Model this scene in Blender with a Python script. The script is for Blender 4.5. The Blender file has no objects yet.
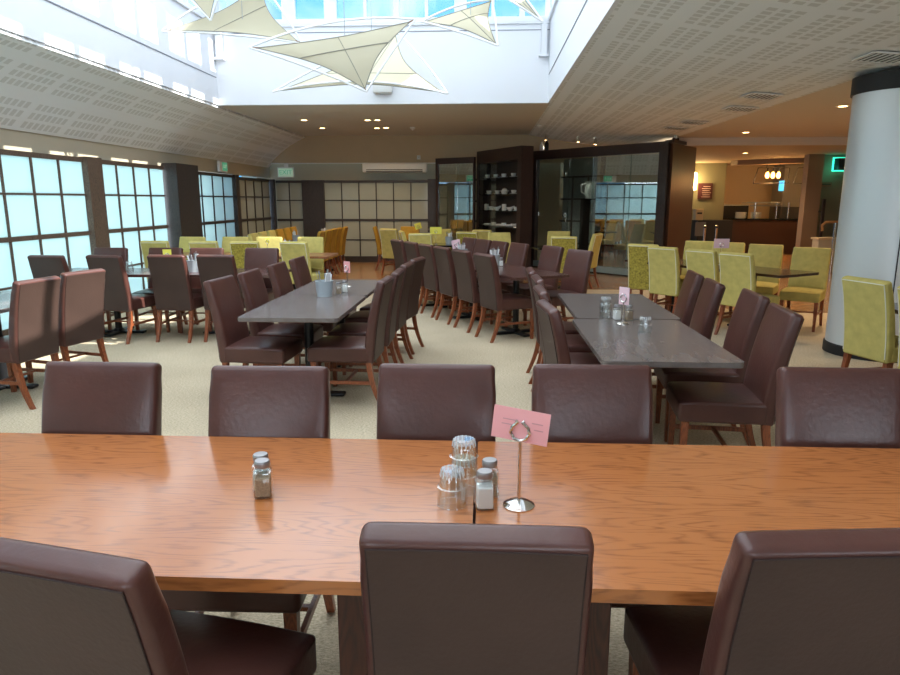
import bpy, bmesh, math, random
from mathutils import Vector, Matrix
random.seed(7)
R = math.radians
SC = bpy.context.scene
COL = SC.collection

# ------------------------------------------------------------------ camera
cam_data = bpy.data.cameras.new('camera')
cam_data.sensor_width = 36; cam_data.lens = 670/900*36
cam_data.clip_start = .02; cam_data.clip_end = 200
cam = bpy.data.objects.new('camera', cam_data); COL.objects.link(cam)
cam.location = (0, 0, 1.58)
cam.rotation_euler = (R(90-11.6), 0, R(2.9))
SC.camera = cam

# ------------------------------------------------------------------ world
W = bpy.data.worlds.new('sky'); SC.world = W; W.use_nodes = True
nt = W.node_tree; nt.nodes.clear()
wo = nt.nodes.new('ShaderNodeOutputWorld'); bg = nt.nodes.new('ShaderNodeBackground')
tc = nt.nodes.new('ShaderNodeTexCoord'); nz = nt.nodes.new('ShaderNodeTexNoise'); cr = nt.nodes.new('ShaderNodeValToRGB')
nz.inputs['Scale'].default_value = 5.5; nz.inputs['Detail'].default_value = 6; nz.inputs['Distortion'].default_value = 1.2
cr.color_ramp.elements[0].position = .42; cr.color_ramp.elements[0].color = (.10, .47, .95, 1)
cr.color_ramp.elements[1].position = .72; cr.color_ramp.elements[1].color = (.85, .95, 1, 1)
nt.links.new(tc.outputs['Generated'], nz.inputs['Vector']); nt.links.new(nz.outputs['Fac'], cr.inputs['Fac'])
nt.links.new(cr.outputs['Color'], bg.inputs['Color']); nt.links.new(bg.outputs[0], wo.inputs[0])
bg.inputs['Strength'].default_value = 1.0

# ------------------------------------------------------------------ sun and large lights
def light(name, kind, loc, energy, color=(1, 1, 1), rot=(0, 0, 0), **kw):
    d = bpy.data.lights.new(name, kind); d.energy = energy; d.color = color
    for k, v in kw.items(): setattr(d, k, v)
    o = bpy.data.objects.new(name, d); COL.objects.link(o); o.location = loc; o.rotation_euler = rot
    return o
sun = light('sun', 'SUN', (6, -3, 12), 8.5, (1, .96, .88), angle=R(.6))
sun.rotation_euler = Vector((-1, .03, -.88)).to_track_quat('-Z', 'Y').to_euler()
light('skylight_daylight', 'AREA', (-1.75, 4.8, 5.3), 320, (.86, .94, 1), shape='RECTANGLE', size=4.8, size_y=12.5)
light('window_daylight_left', 'AREA', (-6.6, 5.0, 1.4), 560, (.90, .98, 1), rot=(0, R(-90), 0), shape='RECTANGLE', size=2.8, size_y=17)
light('window_daylight_rear', 'AREA', (1.5, -4.3, 1.7), 300, (.92, .97, 1), rot=(R(90), 0, 0), shape='RECTANGLE', size=11, size_y=2.2)
SC.view_settings.view_transform = 'Standard'; SC.view_settings.look = 'None'
SC.view_settings.gamma = 1; SC.view_settings.use_curve_mapping = False
SC.view_settings.exposure = 0.6

# ------------------------------------------------------------------ materials
def newmat(name):
    m = bpy.data.materials.new(name); m.use_nodes = True
    b = m.node_tree.nodes['Principled BSDF']
    return m, m.node_tree, b
def mat(name, col, rough=.5, metal=0, spec=.5, trans=0, coat=0, emit=None, es=0, bump=None, ior=1.45, var=0, varscale=8):
    m, t, b = newmat(name)
    b.inputs['Base Color'].default_value = (*col, 1); b.inputs['Roughness'].default_value = rough
    b.inputs['Metallic'].default_value = metal; b.inputs['Specular IOR Level'].default_value = spec
    b.inputs['Transmission Weight'].default_value = trans; b.inputs['Coat Weight'].default_value = coat
    b.inputs['Coat Roughness'].default_value = .1; b.inputs['IOR'].default_value = ior
    if emit: b.inputs['Emission Color'].default_value = (*emit, 1); b.inputs['Emission Strength'].default_value = es
    c = t.nodes.new('ShaderNodeTexCoord')
    if var:
        n = t.nodes.new('ShaderNodeTexNoise'); n.inputs['Scale'].default_value = varscale; n.inputs['Detail'].default_value = 5
        r = t.nodes.new('ShaderNodeValToRGB')
        r.color_ramp.elements[0].position = .3; r.color_ramp.elements[1].position = .7
        r.color_ramp.elements[0].color = (*[x*(1-var) for x in col], 1); r.color_ramp.elements[1].color = (*[min(1, x*(1+var)) for x in col], 1)
        t.links.new(c.outputs['Object'], n.inputs['Vector']); t.links.new(n.outputs['Fac'], r.inputs['Fac']); t.links.new(r.outputs['Color'], b.inputs['Base Color'])
    if bump:
        n = t.nodes.new('ShaderNodeTexNoise'); n.inputs['Scale'].default_value = bump[0]; n.inputs['Detail'].default_value = 4
        bp = t.nodes.new('ShaderNodeBump'); bp.inputs['Strength'].default_value = bump[1]; bp.inputs['Distance'].default_value = .01
        t.links.new(c.outputs['Object'], n.inputs['Vector']); t.links.new(n.outputs['Fac'], bp.inputs['Height']); t.links.new(bp.outputs[0], b.inputs['Normal'])
    return m
def wood(name, light_c, dark_c, rough=.35, axis='X', scale=1.0, coat=0, rings=9, contrast=(.25, .8)):
    """grain running along the axis, with cathedral figure"""
    m, t, b = newmat(name); L = t.links.new
    c = t.nodes.new('ShaderNodeTexCoord'); mp = t.nodes.new('ShaderNodeMapping')
    s = {'X': (.45, 3.2, 3.2), 'Y': (3.2, .45, 3.2), 'Z': (3.2, 3.2, .45)}[axis]
    mp.inputs['Scale'].default_value = [q*scale for q in s]
    L(c.outputs['Object'], mp.inputs['Vector'])
    n1 = t.nodes.new('ShaderNodeTexNoise'); n1.inputs['Scale'].default_value = 1.5; n1.inputs['Detail'].default_value = 2; n1.inputs['Roughness'].default_value = .45
    L(mp.outputs[0], n1.inputs['Vector'])
    ml = t.nodes.new('ShaderNodeMath'); ml.operation = 'MULTIPLY'; ml.inputs[1].default_value = rings*2.2; L(n1.outputs['Fac'], ml.inputs[0])
    fr = t.nodes.new('ShaderNodeMath'); fr.operation = 'PINGPONG'; fr.inputs[1].default_value = .5; L(ml.outputs[0], fr.inputs[0])
    n2 = t.nodes.new('ShaderNodeTexNoise'); n2.inputs['Scale'].default_value = 26; n2.inputs['Detail'].default_value = 5; L(mp.outputs[0], n2.inputs['Vector'])
    mx = t.nodes.new('ShaderNodeMath'); mx.operation = 'MULTIPLY_ADD'; mx.inputs[1].default_value = .9; L(fr.outputs[0], mx.inputs[0])
    m3 = t.nodes.new('ShaderNodeMath'); m3.operation = 'MULTIPLY'; m3.inputs[1].default_value = .75; L(n2.outputs['Fac'], m3.inputs[0]); L(m3.outputs[0], mx.inputs[2])
    r = t.nodes.new('ShaderNodeValToRGB'); r.color_ramp.elements[0].position = contrast[0]; r.color_ramp.elements[1].position = contrast[1]
    r.color_ramp.elements[0].color = (*dark_c, 1); r.color_ramp.elements[1].color = (*light_c, 1)
    L(mx.outputs[0], r.inputs['Fac']); L(r.outputs['Color'], b.inputs['Base Color'])
    b.inputs['Roughness'].default_value = rough; b.inputs['Coat Weight'].default_value = coat; b.inputs['Coat Roughness'].default_value = .12
    return m
M = {}
M['leather'] = mat('brown_leather', (.085, .033, .026), .28, bump=(55, .10), var=.18, varscale=5)
M['leather_back'] = mat('brown_leather_rear', (.060, .034, .027), .5, spec=.35, bump=(90, .12), var=.12, varscale=4)
M['seam'] = mat('dark_stitching', (.03, .014, .012), .7)
M['chartreuse'] = mat('chartreuse_fabric', (.56, .47, .15), .9, spec=.2, bump=(240, .35), var=.10, varscale=14)
M['gold_fabric'] = mat('gold_fabric', (.42, .24, .035), .9, spec=.2, bump=(240, .35), var=.1)
M['studs'] = mat('white_piping', (.75, .74, .62), .5)
M['leg_wood'] = wood('reddish_leg_wood', (.30, .085, .03), (.13, .032, .014), .35, 'Z', 3)
M['oak'] = wood('lacquered_oak', (.44, .150, .043), (.165, .048, .015), .2, 'X', 1.5, .35, 11, (.08, .60))
M['oak_leg'] = wood('dark_table_leg_wood', (.09, .028, .016), (.04, .014, .01), .35, 'Z', 2)
M['laminate'] = wood('grey_brown_laminate', (.165, .140, .132), (.130, .106, .098), .26, 'Y', 2.2, .1, 1.2)
M['redtop'] = wood('red_brown_laminate', (.11, .05, .042), (.06, .028, .024), .25, 'Y', 1.6, .2, 4)
M['darktop'] = wood('dark_brown_laminate', (.06, .032, .022), (.03, .018, .014), .2, 'Y', 1.6, .2, 4)
M['orangetop'] = wood('orange_brown_laminate', (.34, .13, .06), (.2, .08, .04), .3, 'X', 1.6, .1, 4)
M['edge'] = mat('tabletop_edge', (.16, .10, .075), .5)
M['black_metal'] = mat('black_metal', (.012, .012, .014), .4)
M['black_glass'] = mat('black_gloss', (.01, .012, .012), .08)
M['chrome'] = mat('chrome', (.75, .72, .68), .12, metal=1)
M['steel'] = mat('brushed_steel', (.42, .44, .45), .35, metal=1)
M['glass'] = mat('clear_glass', (1, 1, 1), .02, trans=1, ior=1.45)
M['flute'] = mat('pressed_glass_flutes', (.9, .92, .92), .15); M['flute'].node_tree.nodes['Principled BSDF'].inputs['Alpha'].default_value = .45
M['salt'] = mat('white_salt', (.85, .84, .80), .9)
M['pepper'] = mat('ground_pepper', (.36, .26, .17), .95, var=.3, varscale=300)
M['cap'] = mat('grey_cap', (.36, .34, .34), .32, metal=.7)
M['pink'] = mat('pink_card', (.86, .40, .40), .8)
M['palepink'] = mat('pale_pink_card', (.80, .55, .60), .8)
M['print'] = mat('faint_print', (.62, .30, .30), .8)
M['yellowcard'] = mat('yellow_card', (.85, .80, .12), .8)
M['bucket'] = mat('pale_grey_pot', (.42, .47, .50), .45)
M['napkin'] = mat('white_napkin', (.8, .8, .8), .9)
M['white'] = mat('white_plastic', (.78, .78, .76), .45)
M['china'] = mat('white_china', (.78, .80, .78), .2)
M['beige'] = mat('beige_paint', (.52, .45, .33), .85, var=.03, varscale=2)
M['bulk'] = mat('tan_paint', (.56, .44, .29), .85, var=.03, varscale=2)
M['shaft'] = mat('white_shaft_paint', (.80, .82, .86), .7)
M['groove'] = mat('shadow_gap', (.25, .26, .30), .8)
M['flatceil'] = mat('ceiling_paint', (.66, .60, .52), .85)
M['warmceil'] = mat('warm_ceiling_paint', (.50, .38, .25), .8)
M['frame_dark'] = wood('dark_stained_frame', (.055, .04, .035), (.018, .014, .013), .45, 'Z', 2.5)
M['frame_worn'] = wood('worn_brown_frame', (.19, .12, .08), (.035, .022, .016), .6, 'Z', 4, 0, 12)
M['cabinet'] = wood('dark_cabinet_wood', (.050, .026, .021), (.022, .012, .011), .4, 'Z', 2.5)
M['cabinet_inner'] = mat('dark_cabinet_interior', (.03, .022, .02), .6)
M['endpanel'] = mat('brown_gloss_panel', (.06, .025, .014), .3)
M['dark_int'] = mat('dark_interior_wall', (.30, .34, .33), .6)
M['plinth'] = mat('pale_green_plinth', (.34, .42, .40), .25)
M['sail'] = mat('cream_sailcloth', (.62, .57, .42), .9, bump=(200, .1))
M['sailseam'] = mat('sail_seam', (.30, .29, .24), .9)
M['rod'] = mat('white_rod', (.85, .86, .86), .35)
M['rust'] = mat('brown_fitting', (.22, .12, .06), .5)
M['black'] = mat('matt_black', (.015, .015, .016), .6)
M['warmlamp'] = mat('warm_lamp', (1, .7, .35), .5, emit=(1, .62, .25), es=14)
M['bulb'] = mat('amber_bulb', (1, .5, .15), .3, emit=(1, .45, .09), es=9)
M['greenglow'] = mat('green_lamp', (.1, .8, .6), .5, emit=(.05, .9, .6), es=1.0)
M['exit_green'] = mat('exit_sign_green', (.12, .45, .28), .5, emit=(.1, .5, .3), es=.25)
M['exit_pale'] = mat('exit_sign_pale', (.62, .78, .62), .5, emit=(.5, .8, .6), es=.15)
M['maroon'] = mat('maroon_board', (.045, .007, .010), .5)
M['boardtext'] = mat('board_lettering', (.5, .38, .35), .7)
M['creamwall'] = mat('cream_kitchen_wall', (.62, .47, .28), .7)
M['olive'] = mat('olive_wall_paint', (.20, .19, .12), .8)
M['pier'] = mat('tan_pier_paint', (.30, .19, .11), .7)
M['column'] = mat('silver_column_cladding', (.70, .74, .75), .38, metal=.35)
M['timber_rail'] = mat('timber_handrail', (.45, .24, .09), .4)
M['mirrorless'] = mat('blue_screen', (.1, .5, .8), .4, emit=(.1, .6, .9), es=1.0)

def carpet():
    m, t, b = newmat('beige_loop_carpet'); L = t.links.new
    c = t.nodes.new('ShaderNodeTexCoord')
    n = t.nodes.new('ShaderNodeTexNoise'); n.inputs['Scale'].default_value = 60; n.inputs['Detail'].default_value = 6; n.inputs['Roughness'].default_value = .75
    mp = t.nodes.new('ShaderNodeMapping'); mp.inputs['Scale'].default_value = (1, 2.2, 1); L(c.outputs['Object'], mp.inputs[0]); L(mp.outputs[0], n.inputs['Vector'])
    n2 = t.nodes.new('ShaderNodeTexNoise'); n2.inputs['Scale'].default_value = 1.3; L(c.outputs['Object'], n2.inputs['Vector'])
    r = t.nodes.new('ShaderNodeValToRGB')
    r.color_ramp.elements[0].position = .34; r.color_ramp.elements[0].color = (.30, .235, .15, 1)
    r.color_ramp.elements[1].position = .66; r.color_ramp.elements[1].color = (.76, .64, .46, 1)
    a = t.nodes.new('ShaderNodeMath'); a.operation = 'MULTIPLY_ADD'; a.inputs[1].default_value = .15; L(n2.outputs['Fac'], a.inputs[0])
    s = t.nodes.new('ShaderNodeMath'); s.operation = 'MULTIPLY_ADD'; s.inputs[1].default_value = 1.0; s.inputs[2].default_value = -.075; L(n.outputs['Fac'], s.inputs[0]); L(s.outputs[0], a.inputs[2])
    L(a.outputs[0], r.inputs['Fac']); L(r.outputs['Color'], b.inputs['Base Color']); b.inputs['Roughness'].default_value = .97; b.inputs['Specular IOR Level'].default_value = .1
    bp = t.nodes.new('ShaderNodeBump'); bp.inputs['Strength'].default_value = .6; bp.inputs['Distance'].default_value = .006; L(n.outputs['Fac'], bp.inputs['Height']); L(bp.outputs[0], b.inputs['Normal'])
    return m
M['carpet'] = carpet()
M['floorboards'] = wood('orange_brown_floorboards', (.42, .22, .085), (.24, .12, .05), .25, 'X', 1.5, .15, 4)

def perforated():
    m, t, b = newmat('perforated_acoustic_board'); L = t.links.new
    c = t.nodes.new('ShaderNodeTexCoord'); sp = t.nodes.new('ShaderNodeSeparateXYZ'); L(c.outputs['Object'], sp.inputs[0])
    def mth(op, a, v):
        n = t.nodes.new('ShaderNodeMath'); n.operation = op
        if isinstance(a, (int, float)): n.inputs[0].default_value = a
        else: L(a, n.inputs[0])
        if isinstance(v, (int, float)): n.inputs[1].default_value = v
        else: L(v, n.inputs[1])
        return n.outputs[0]
    def hole(o, pitch, fill): return mth('LESS_THAN', mth('FRACT', mth('DIVIDE', mth('ADD', o, 50.0), pitch), 0), fill)
    hx = mth('MULTIPLY', hole(sp.outputs['X'], .105, .68), hole(sp.outputs['X'], .42, .74))
    hy = mth('MULTIPLY', hole(sp.outputs['Y'], .105, .68), hole(sp.outputs['Y'], .84, .875))
    h = mth('MULTIPLY', hx, hy)
    mx = t.nodes.new('ShaderNodeMix'); mx.data_type = 'RGBA'; L(h, mx.inputs['Factor'])
    mx.inputs['A'].default_value = (.87, .89, .90, 1); mx.inputs['B'].default_value = (.68, .69, .68, 1)
    L(mx.outputs['Result'], b.inputs['Base Color']); b.inputs['Roughness'].default_value = .8
    return m
M['perforated'] = perforated()

def pane_mat(name, tcol, dcol, tw, gloss=.10):
    m = bpy.data.materials.new(name); m.use_nodes = True; t = m.node_tree; t.nodes.clear(); L = t.links.new
    o = t.nodes.new('ShaderNodeOutputMaterial'); tr = t.nodes.new('ShaderNodeBsdfTranslucent'); df = t.nodes.new('ShaderNodeBsdfDiffuse')
    gl = t.nodes.new('ShaderNodeBsdfGlossy'); gl.inputs['Roughness'].default_value = .06
    fr = t.nodes.new('ShaderNodeFresnel'); fr.inputs[0].default_value = 1.5
    tr.inputs[0].default_value = (*tcol, 1); df.inputs[0].default_value = (*dcol, 1)
    a = t.nodes.new('ShaderNodeMixShader'); a.inputs[0].default_value = tw; L(df.outputs[0], a.inputs[1]); L(tr.outputs[0], a.inputs[2])
    b = t.nodes.new('ShaderNodeMixShader'); L(fr.outputs[0], b.inputs[0]); L(a.outputs[0], b.inputs[1]); L(gl.outputs[0], b.inputs[2]); L(b.outputs[0], o.inputs[0])
    return m
M['frosted'] = pane_mat('frosted_daylight_glass', (.78, .94, .93), (.55, .66, .65), .7)
M['frosted_grey'] = pane_mat('frosted_grey_glass', (.4, .45, .4), (.42, .44, .37), .1)
M['unseen_roof_sheet'] = pane_mat('light_diffusing_roof_sheet', (.8, .85, .9), (.7, .72, .75), .35)  # translucent sheet for the unseen roof, put in to spread soft sunlight
def thin_glass(name, tint=(1, 1, 1), ior=1.5, refl=1.0, pwr=4):
    m = bpy.data.materials.new(name); m.use_nodes = True; t = m.node_tree; t.nodes.clear(); L = t.links.new
    o = t.nodes.new('ShaderNodeOutputMaterial'); tr = t.nodes.new('ShaderNodeBsdfTransparent'); tr.inputs[0].default_value = (*tint, 1)
    gl = t.nodes.new('ShaderNodeBsdfGlossy'); gl.inputs['Roughness'].default_value = .01; gl.inputs[0].default_value = (refl, refl, refl, 1)
    lw = t.nodes.new('ShaderNodeLayerWeight'); lw.inputs[0].default_value = .5      # share that is mirrored: from face-on up to grazing
    pw = t.nodes.new('ShaderNodeMath'); pw.operation = 'POWER'; pw.inputs[1].default_value = pwr; L(lw.outputs['Facing'], pw.inputs[0])
    fr = t.nodes.new('ShaderNodeMath'); fr.operation = 'MULTIPLY_ADD'; fr.inputs[1].default_value = .8-ior; fr.inputs[2].default_value = ior; L(pw.outputs[0], fr.inputs[0])
    b = t.nodes.new('ShaderNodeMixShader'); L(fr.outputs[0], b.inputs[0]); L(tr.outputs[0], b.inputs[1]); L(gl.outputs[0], b.inputs[2]); L(b.outputs[0], o.inputs[0])
    return m
M['winglass'] = thin_glass('window_glass', (.97, .99, 1), .03)
M['showglass'] = thin_glass('cabinet_glass', (.82, .90, .88), .30)
M['tumbler'] = thin_glass('tumbler_glass', (.96, .98, .98), .10, pwr=2.2)

# ------------------------------------------------------------------ mesh helpers
class MB:
    def __init__(s): s.bm = bmesh.new()
    def _apply(s, vs, mx):
        if mx is not None: bmesh.ops.transform(s.bm, matrix=mx, verts=vs)
    def box(s, c, size, rz=0, bevel=0, mx=None, seg=2):
        r = bmesh.ops.create_cube(s.bm, size=1); vs = r['verts']
        bmesh.ops.transform(s.bm, matrix=Matrix.Translation(Vector(c)) @ Matrix.Rotation(rz, 4, 'Z') @ Matrix.Diagonal((*size, 1)), verts=vs)
        if bevel:
            es = {e for v in vs for e in v.link_edges}
            q = bmesh.ops.bevel(s.bm, geom=list(es), offset=bevel, segments=seg, profile=.5, affect='EDGES')
            vs = list({v for f in q['faces'] for v in f.verts} | {v for v in vs if v.is_valid})
        s._apply(vs, mx); return s
    def bar(s, p, q, w, d=None, up=(0, 0, 1)):
        """box bar from p to q"""
        p = Vector(p); q = Vector(q); d = d or w; z = (q-p).normalized(); u = Vector(up)
        if abs(z.dot(u)) > .98: u = Vector((0, 1, 0))
        x = u.cross(z).normalized(); y = z.cross(x)
        vs = []
        for e in (p, q):
            for a, b in ((-1, -1), (1, -1), (1, 1), (-1, 1)): vs.append(s.bm.verts.new(e + x*a*w/2 + y*b*d/2))
        for f in ((3, 2, 1, 0), (4, 5, 6, 7), (0, 1, 5, 4), (1, 2, 6, 5), (2, 3, 7, 6), (3, 0, 4, 7)): s.bm.faces.new([vs[i] for i in f])
        return s
    def tube(s, pts, r, seg=8, cap=True):
        pts = [Vector(p) for p in pts]; rings = []
        rr = r if isinstance(r, (list, tuple)) else [r]*len(pts)
        prev = None
        for i, p in enumerate(pts):
            t = (pts[min(i+1, len(pts)-1)] - pts[max(i-1, 0)]).normalized()
            u = Vector((0, 0, 1)) if abs(t.z) < .95 else Vector((1, 0, 0))
            x = u.cross(t).normalized() if prev is None else (prev - t*prev.dot(t)).normalized()
            prev = x; y = t.cross(x)
            rings.append([s.bm.verts.new(p + (x*math.cos(a) + y*math.sin(a))*rr[i]) for a in [2*math.pi*k/seg for k in range(seg)]])
        for a, b in zip(rings, rings[1:]):
            for k in range(seg): s.bm.faces.new((a[k], a[(k+1) % seg], b[(k+1) % seg], b[k]))
        if cap:
            s.bm.faces.new(rings[0][::-1]); s.bm.faces.new(rings[-1])
        return s
    def lathe(s, prof, c=(0, 0, 0), seg=20, sx=1, sy=1):
        rings = []
        for r, z in prof:
            if r < 1e-5: rings.append([s.bm.verts.new((c[0], c[1], c[2]+z))])
            else: rings.append([s.bm.verts.new((c[0]+r*sx*math.cos(a), c[1]+r*sy*math.sin(a), c[2]+z)) for a in [2*math.pi*(k+.5)/seg for k in range(seg)]])
        for a, b in zip(rings, rings[1:]):
            for k in range(seg):
                k2 = (k+1) % seg
                if len(a) == 1 and len(b) == 1: continue
                if len(a) == 1: s.bm.faces.new((a[0], b[k2], b[k]))
                elif len(b) == 1: s.bm.faces.new((a[k], a[k2], b[0]))
                else: s.bm.faces.new((a[k], a[k2], b[k2], b[k]))
        return s
    def poly(s, pts):
        s.bm.faces.new([s.bm.verts.new(p) for p in pts]); return s
    def slab(s, pts, th):
        """polygon (top face) thickened by the vector th"""
        th = Vector(th); a = [s.bm.verts.new(p) for p in pts]; b = [s.bm.verts.new(Vector(p)+th) for p in pts]
        s.bm.faces.new(a); s.bm.faces.new(b[::-1])
        for i in range(len(a)):
            j = (i+1) % len(a); s.bm.faces.new((a[j], a[i], b[i], b[j]))
        return s
    def build(s, name, m, parent=None, smooth=False, kind=None, loc=None):
        bmesh.ops.recalc_face_normals(s.bm, faces=s.bm.faces)
        me = bpy.data.meshes.new(name); s.bm.to_mesh(me); s.bm.free()
        me.materials.append(M[m] if isinstance(m, str) else m)
        if smooth:
            me.polygons.foreach_set('use_smooth', [True]*len(me.polygons))
            try: me.set_sharp_from_angle(angle=R(40))
            except Exception: pass
        o = bpy.data.objects.new(name, me); COL.objects.link(o)
        if parent: o.parent = parent
        if kind: o['kind'] = kind
        if loc: o.location = loc
        return o
def tag(o, label, cat, group=None):
    o['label'] = label; o['category'] = cat
    if group: o['group'] = group
    return o
def thing(name, label, cat, loc=(0, 0, 0), rz=0, group=None):
    o = bpy.data.objects.new(name, None); COL.objects.link(o); o.location = loc; o.rotation_euler = (0, 0, rz)
    o.empty_display_size = .1
    return tag(o, label, cat, group)
def dup(root, loc, rz, label, group=None):
    def cp(o, par):
        c = o.copy(); COL.objects.link(c); c.parent = par
        for ch in list(o.children): cp(ch, c)
        return c
    r = root.copy(); COL.objects.link(r); r.location = loc; r.rotation_euler = (0, 0, rz); r['label'] = label
    if group: r['group'] = group
    for ch in list(root.children): cp(ch, r)
    return r
def text_mesh(name, txt, size, m, parent, mx, ext=.002):
    cu = bpy.data.curves.new(name, 'FONT'); cu.body = txt; cu.size = size; cu.align_x = 'CENTER'; cu.align_y = 'CENTER'; cu.extrude = ext
    to = bpy.data.objects.new(name+'_tmp', cu); COL.objects.link(to)
    dg = bpy.context.evaluated_depsgraph_get(); me = bpy.data.meshes.new_from_object(to.evaluated_get(dg))
    bpy.data.objects.remove(to); me.transform(mx); me.materials.clear(); me.materials.append(M[m])
    o = bpy.data.objects.new(name, me); COL.objects.link(o); o.parent = parent
    return o

# ================================================================== STRUCTURE
XL, XR = -5.5, 10.6           # left wall, right wall
SL, SR, SN, SF = -4.5, 1.03, -1.8, 11.65   # skylight opening
ZC, ZR, ZL = 3.15, 2.8, 2.42
YB, YF = -3.5, 17.35
MB().box((0, 4.0, -.05), (11.4, 16.2, .1)).build('floor', 'carpet', kind='structure')
COLF = bpy.data.objects['floor']
# (carpet to Y = 12.1 on the left, shorter on the right)
bm = MB(); bm.slab([(5.7, -4.1, 0), (10.6, -4.1, 0), (10.6, 9.7, 0), (5.7, 9.7, 0)], (0, 0, -.1)); bm.build('floor', 'carpet', kind='structure')
bm = MB(); bm.slab([(-6.3, 12.1, .0), (3.6, 12.1, .0), (3.6, 9.7, .0), (10.6, 9.7, .0), (10.6, 24, .0), (-6.3, 24, .0)], (0, 0, -.004)); 
fb = bm.build('floor', 'floorboards', kind='structure'); fb.location.z = .004

# ceilings
MB().slab([(XL-.8, SF+.05, ZC), (4.0, SF+.05, ZC), (4.0, YF+.2, ZC), (XL-.8, YF+.2, ZC)], (0, 0, .1)).build('ceiling', 'flatceil', kind='structure')
MB().slab([(XL-.8, YB, ZC), (SR, YB, ZC), (SR, SN, ZC), (XL-.8, SN, ZC)], (0, 0, .1)).build('ceiling', 'flatceil', kind='structure')
def curved_slope(x0, z0, x1, z1, y0, y1, sag, n=10):
    b = MB(); pr = []
    for i in range(n+1):
        t = i/n; pr.append((x0+(x1-x0)*t, z0+(z1-z0)*t - sag*math.sin(math.pi*t)))
    for (xa, za), (xb, zb) in zip(pr, pr[1:]): b.poly([(xa, y0, za), (xb, y0, zb), (xb, y1, zb), (xa, y1, za)])
    bmesh.ops.remove_doubles(b.bm, verts=b.bm.verts, dist=1e-4); bmesh.ops.solidify(b.bm, geom=b.bm.faces, thickness=-.05)
    return b
curved_slope(SL-.03, ZC-.002, XL-.05, ZL, YB, YF, -.08).build('ceiling', 'perforated', kind='structure')
curved_slope(SR+.03, ZC-.002, 3.8, ZR, YB, YF, .05).build('ceiling', 'perforated', kind='structure')
MB().slab([(3.8, YB, ZR), (XR, YB, ZR), (XR, 14.25, ZR), (3.8, 14.25, ZR)], (0, 0, .08)).build('ceiling', 'flatceil', kind='structure')
MB().slab([(3.5, 14.25, 2.65), (XR, 14.25, 2.65), (XR, 24, 2.65), (3.5, 24, 2.65)], (0, 0, .08)).build('ceiling', 'warmceil', kind='structure')
MB().box((7.2, 14.2, 2.74), (6.8, .1, .18)).build('trim_1', 'flatceil', kind='structure')
# plain margin strips beside the opening
# walls
MB().box((XL-.12, 7, 2.30), (.16, 21.4, .34)).build('wall_left', 'beige', kind='structure')
MB().box((XR+.05, 10, 1.5), (.1, 28, 3)).build('wall_right', 'beige', kind='structure')
b = MB()   # rear wall behind the camera with three openings
for x0, x1, z0, z1 in ((XL-.3, -3.2, 0, 3.2), (-1.2, 0, 0, 3.2), (2.0, 3.4, 0, 3.2), (5.4, XR, 0, 3.2), (-3.2, 5.4, 0, .9), (-3.2, 5.4, 2.3, 3.2)):
    b.box(((x0+x1)/2, YB-.05, (z0+z1)/2), (x1-x0, .1, z1-z0))
b.build('wall_rear', 'beige', kind='structure')
MB().box((-.5, YF-.1, 2.86), (10.9, .1, .75)).build('wall_far_bulkhead', 'bulk', kind='structure')     # bulkhead
MB().box((-3.2, YF-.17, 2.48), (4.7, .05, .025)).build('trim_2', 'white', kind='structure')
MB().box((-2.2, YF+.25, 1.3), (8.2, .1, 2.6)).build('wall_far', 'beige', kind='structure')
MB().box((2.6, 18.2, 1.4), (3.6, .1, 2.8)).build('wall_far', 'bulk', kind='structure')
# kitchen walls
MB().box((5.75, 20.9, 1.35), (2.8, .12, 2.7)).build('wall_kitchen_left', 'olive', kind='structure')
MB().box((7.12, 21.7, 1.35), (.12, 1.6, 2.7)).build('wall_kitchen_side', 'pier', kind='structure')
MB().box((9.0, 22.4, 1.35), (4.0, .12, 2.7)).build('wall_kitchen_back', 'creamwall', kind='structure')
MB().box((7.90, 17.05, 1.34), (.36, .25, 2.62)).build('wall_kitchen_pier', 'pier', kind='structure')
MB().box((9.3, 17.2, 1.34), (2.7, .12, 2.62)).build('wall_kitchen_right', 'olive', kind='structure')
MB().slab([(6.9, 19.3, 2.52), (9.6, 17.4, 2.52), (9.6, 17.8, 2.52), (6.9, 19.8, 2.52)], (0, 0, .125)).build('trim_3', 'pier', kind='structure')

# skylight shaft
ZS, ZT, ZROOF = 4.40, 5.25, 5.45
def shaft_wall(name, p0, p1, inward):
    p0 = Vector(p0); p1 = Vector(p1); n = Vector(inward)*-.1; P0 = p0+Vector(inward)*.004; P1 = p1+Vector(inward)*.004
    def q(a, b, z0, z1, th=n): p0, p1 = P0, P1; return [tuple(p0.lerp(p1, a)+Vector((0, 0, z0))), tuple(p0.lerp(p1, b)+Vector((0, 0, z0))), tuple(p0.lerp(p1, b)+Vector((0, 0, z1))), tuple(p0.lerp(p1, a)+Vector((0, 0, z1)))]
    MB().slab(q(0, 1, ZC-.004, ZS), n).build(name, 'shaft', kind='structure')
    MB().slab(q(0, 1, ZT, ZROOF), n).build(name, 'shaft', kind='structure')
shaft_wall('wall_skylight_left', (SL, SN, 0), (SL, SF, 0), (1, 0, 0))
shaft_wall('wall_skylight_right', (SR, SN, 0), (SR, SF, 0), (-1, 0, 0))
shaft_wall('wall_skylight_far', (SL, SF, 0), (SR, SF, 0), (0, -1, 0))
shaft_wall('wall_skylight_near', (SL, SN, 0), (SR, SN, 0), (0, 1, 0))
MB().box((SL+.006, 4.9, 3.58), (.012, 13.4, .014)).build('trim_4', 'groove', kind='structure')
MB().box((SR-.006, 4.9, 3.58), (.012, 13.4, .014)).build('trim_5', 'groove', kind='structure')
MB().box((-1.73, SF-.006, 4.27), (5.5, .012, .012)).build('trim_6', 'groove', kind='structure')
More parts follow.
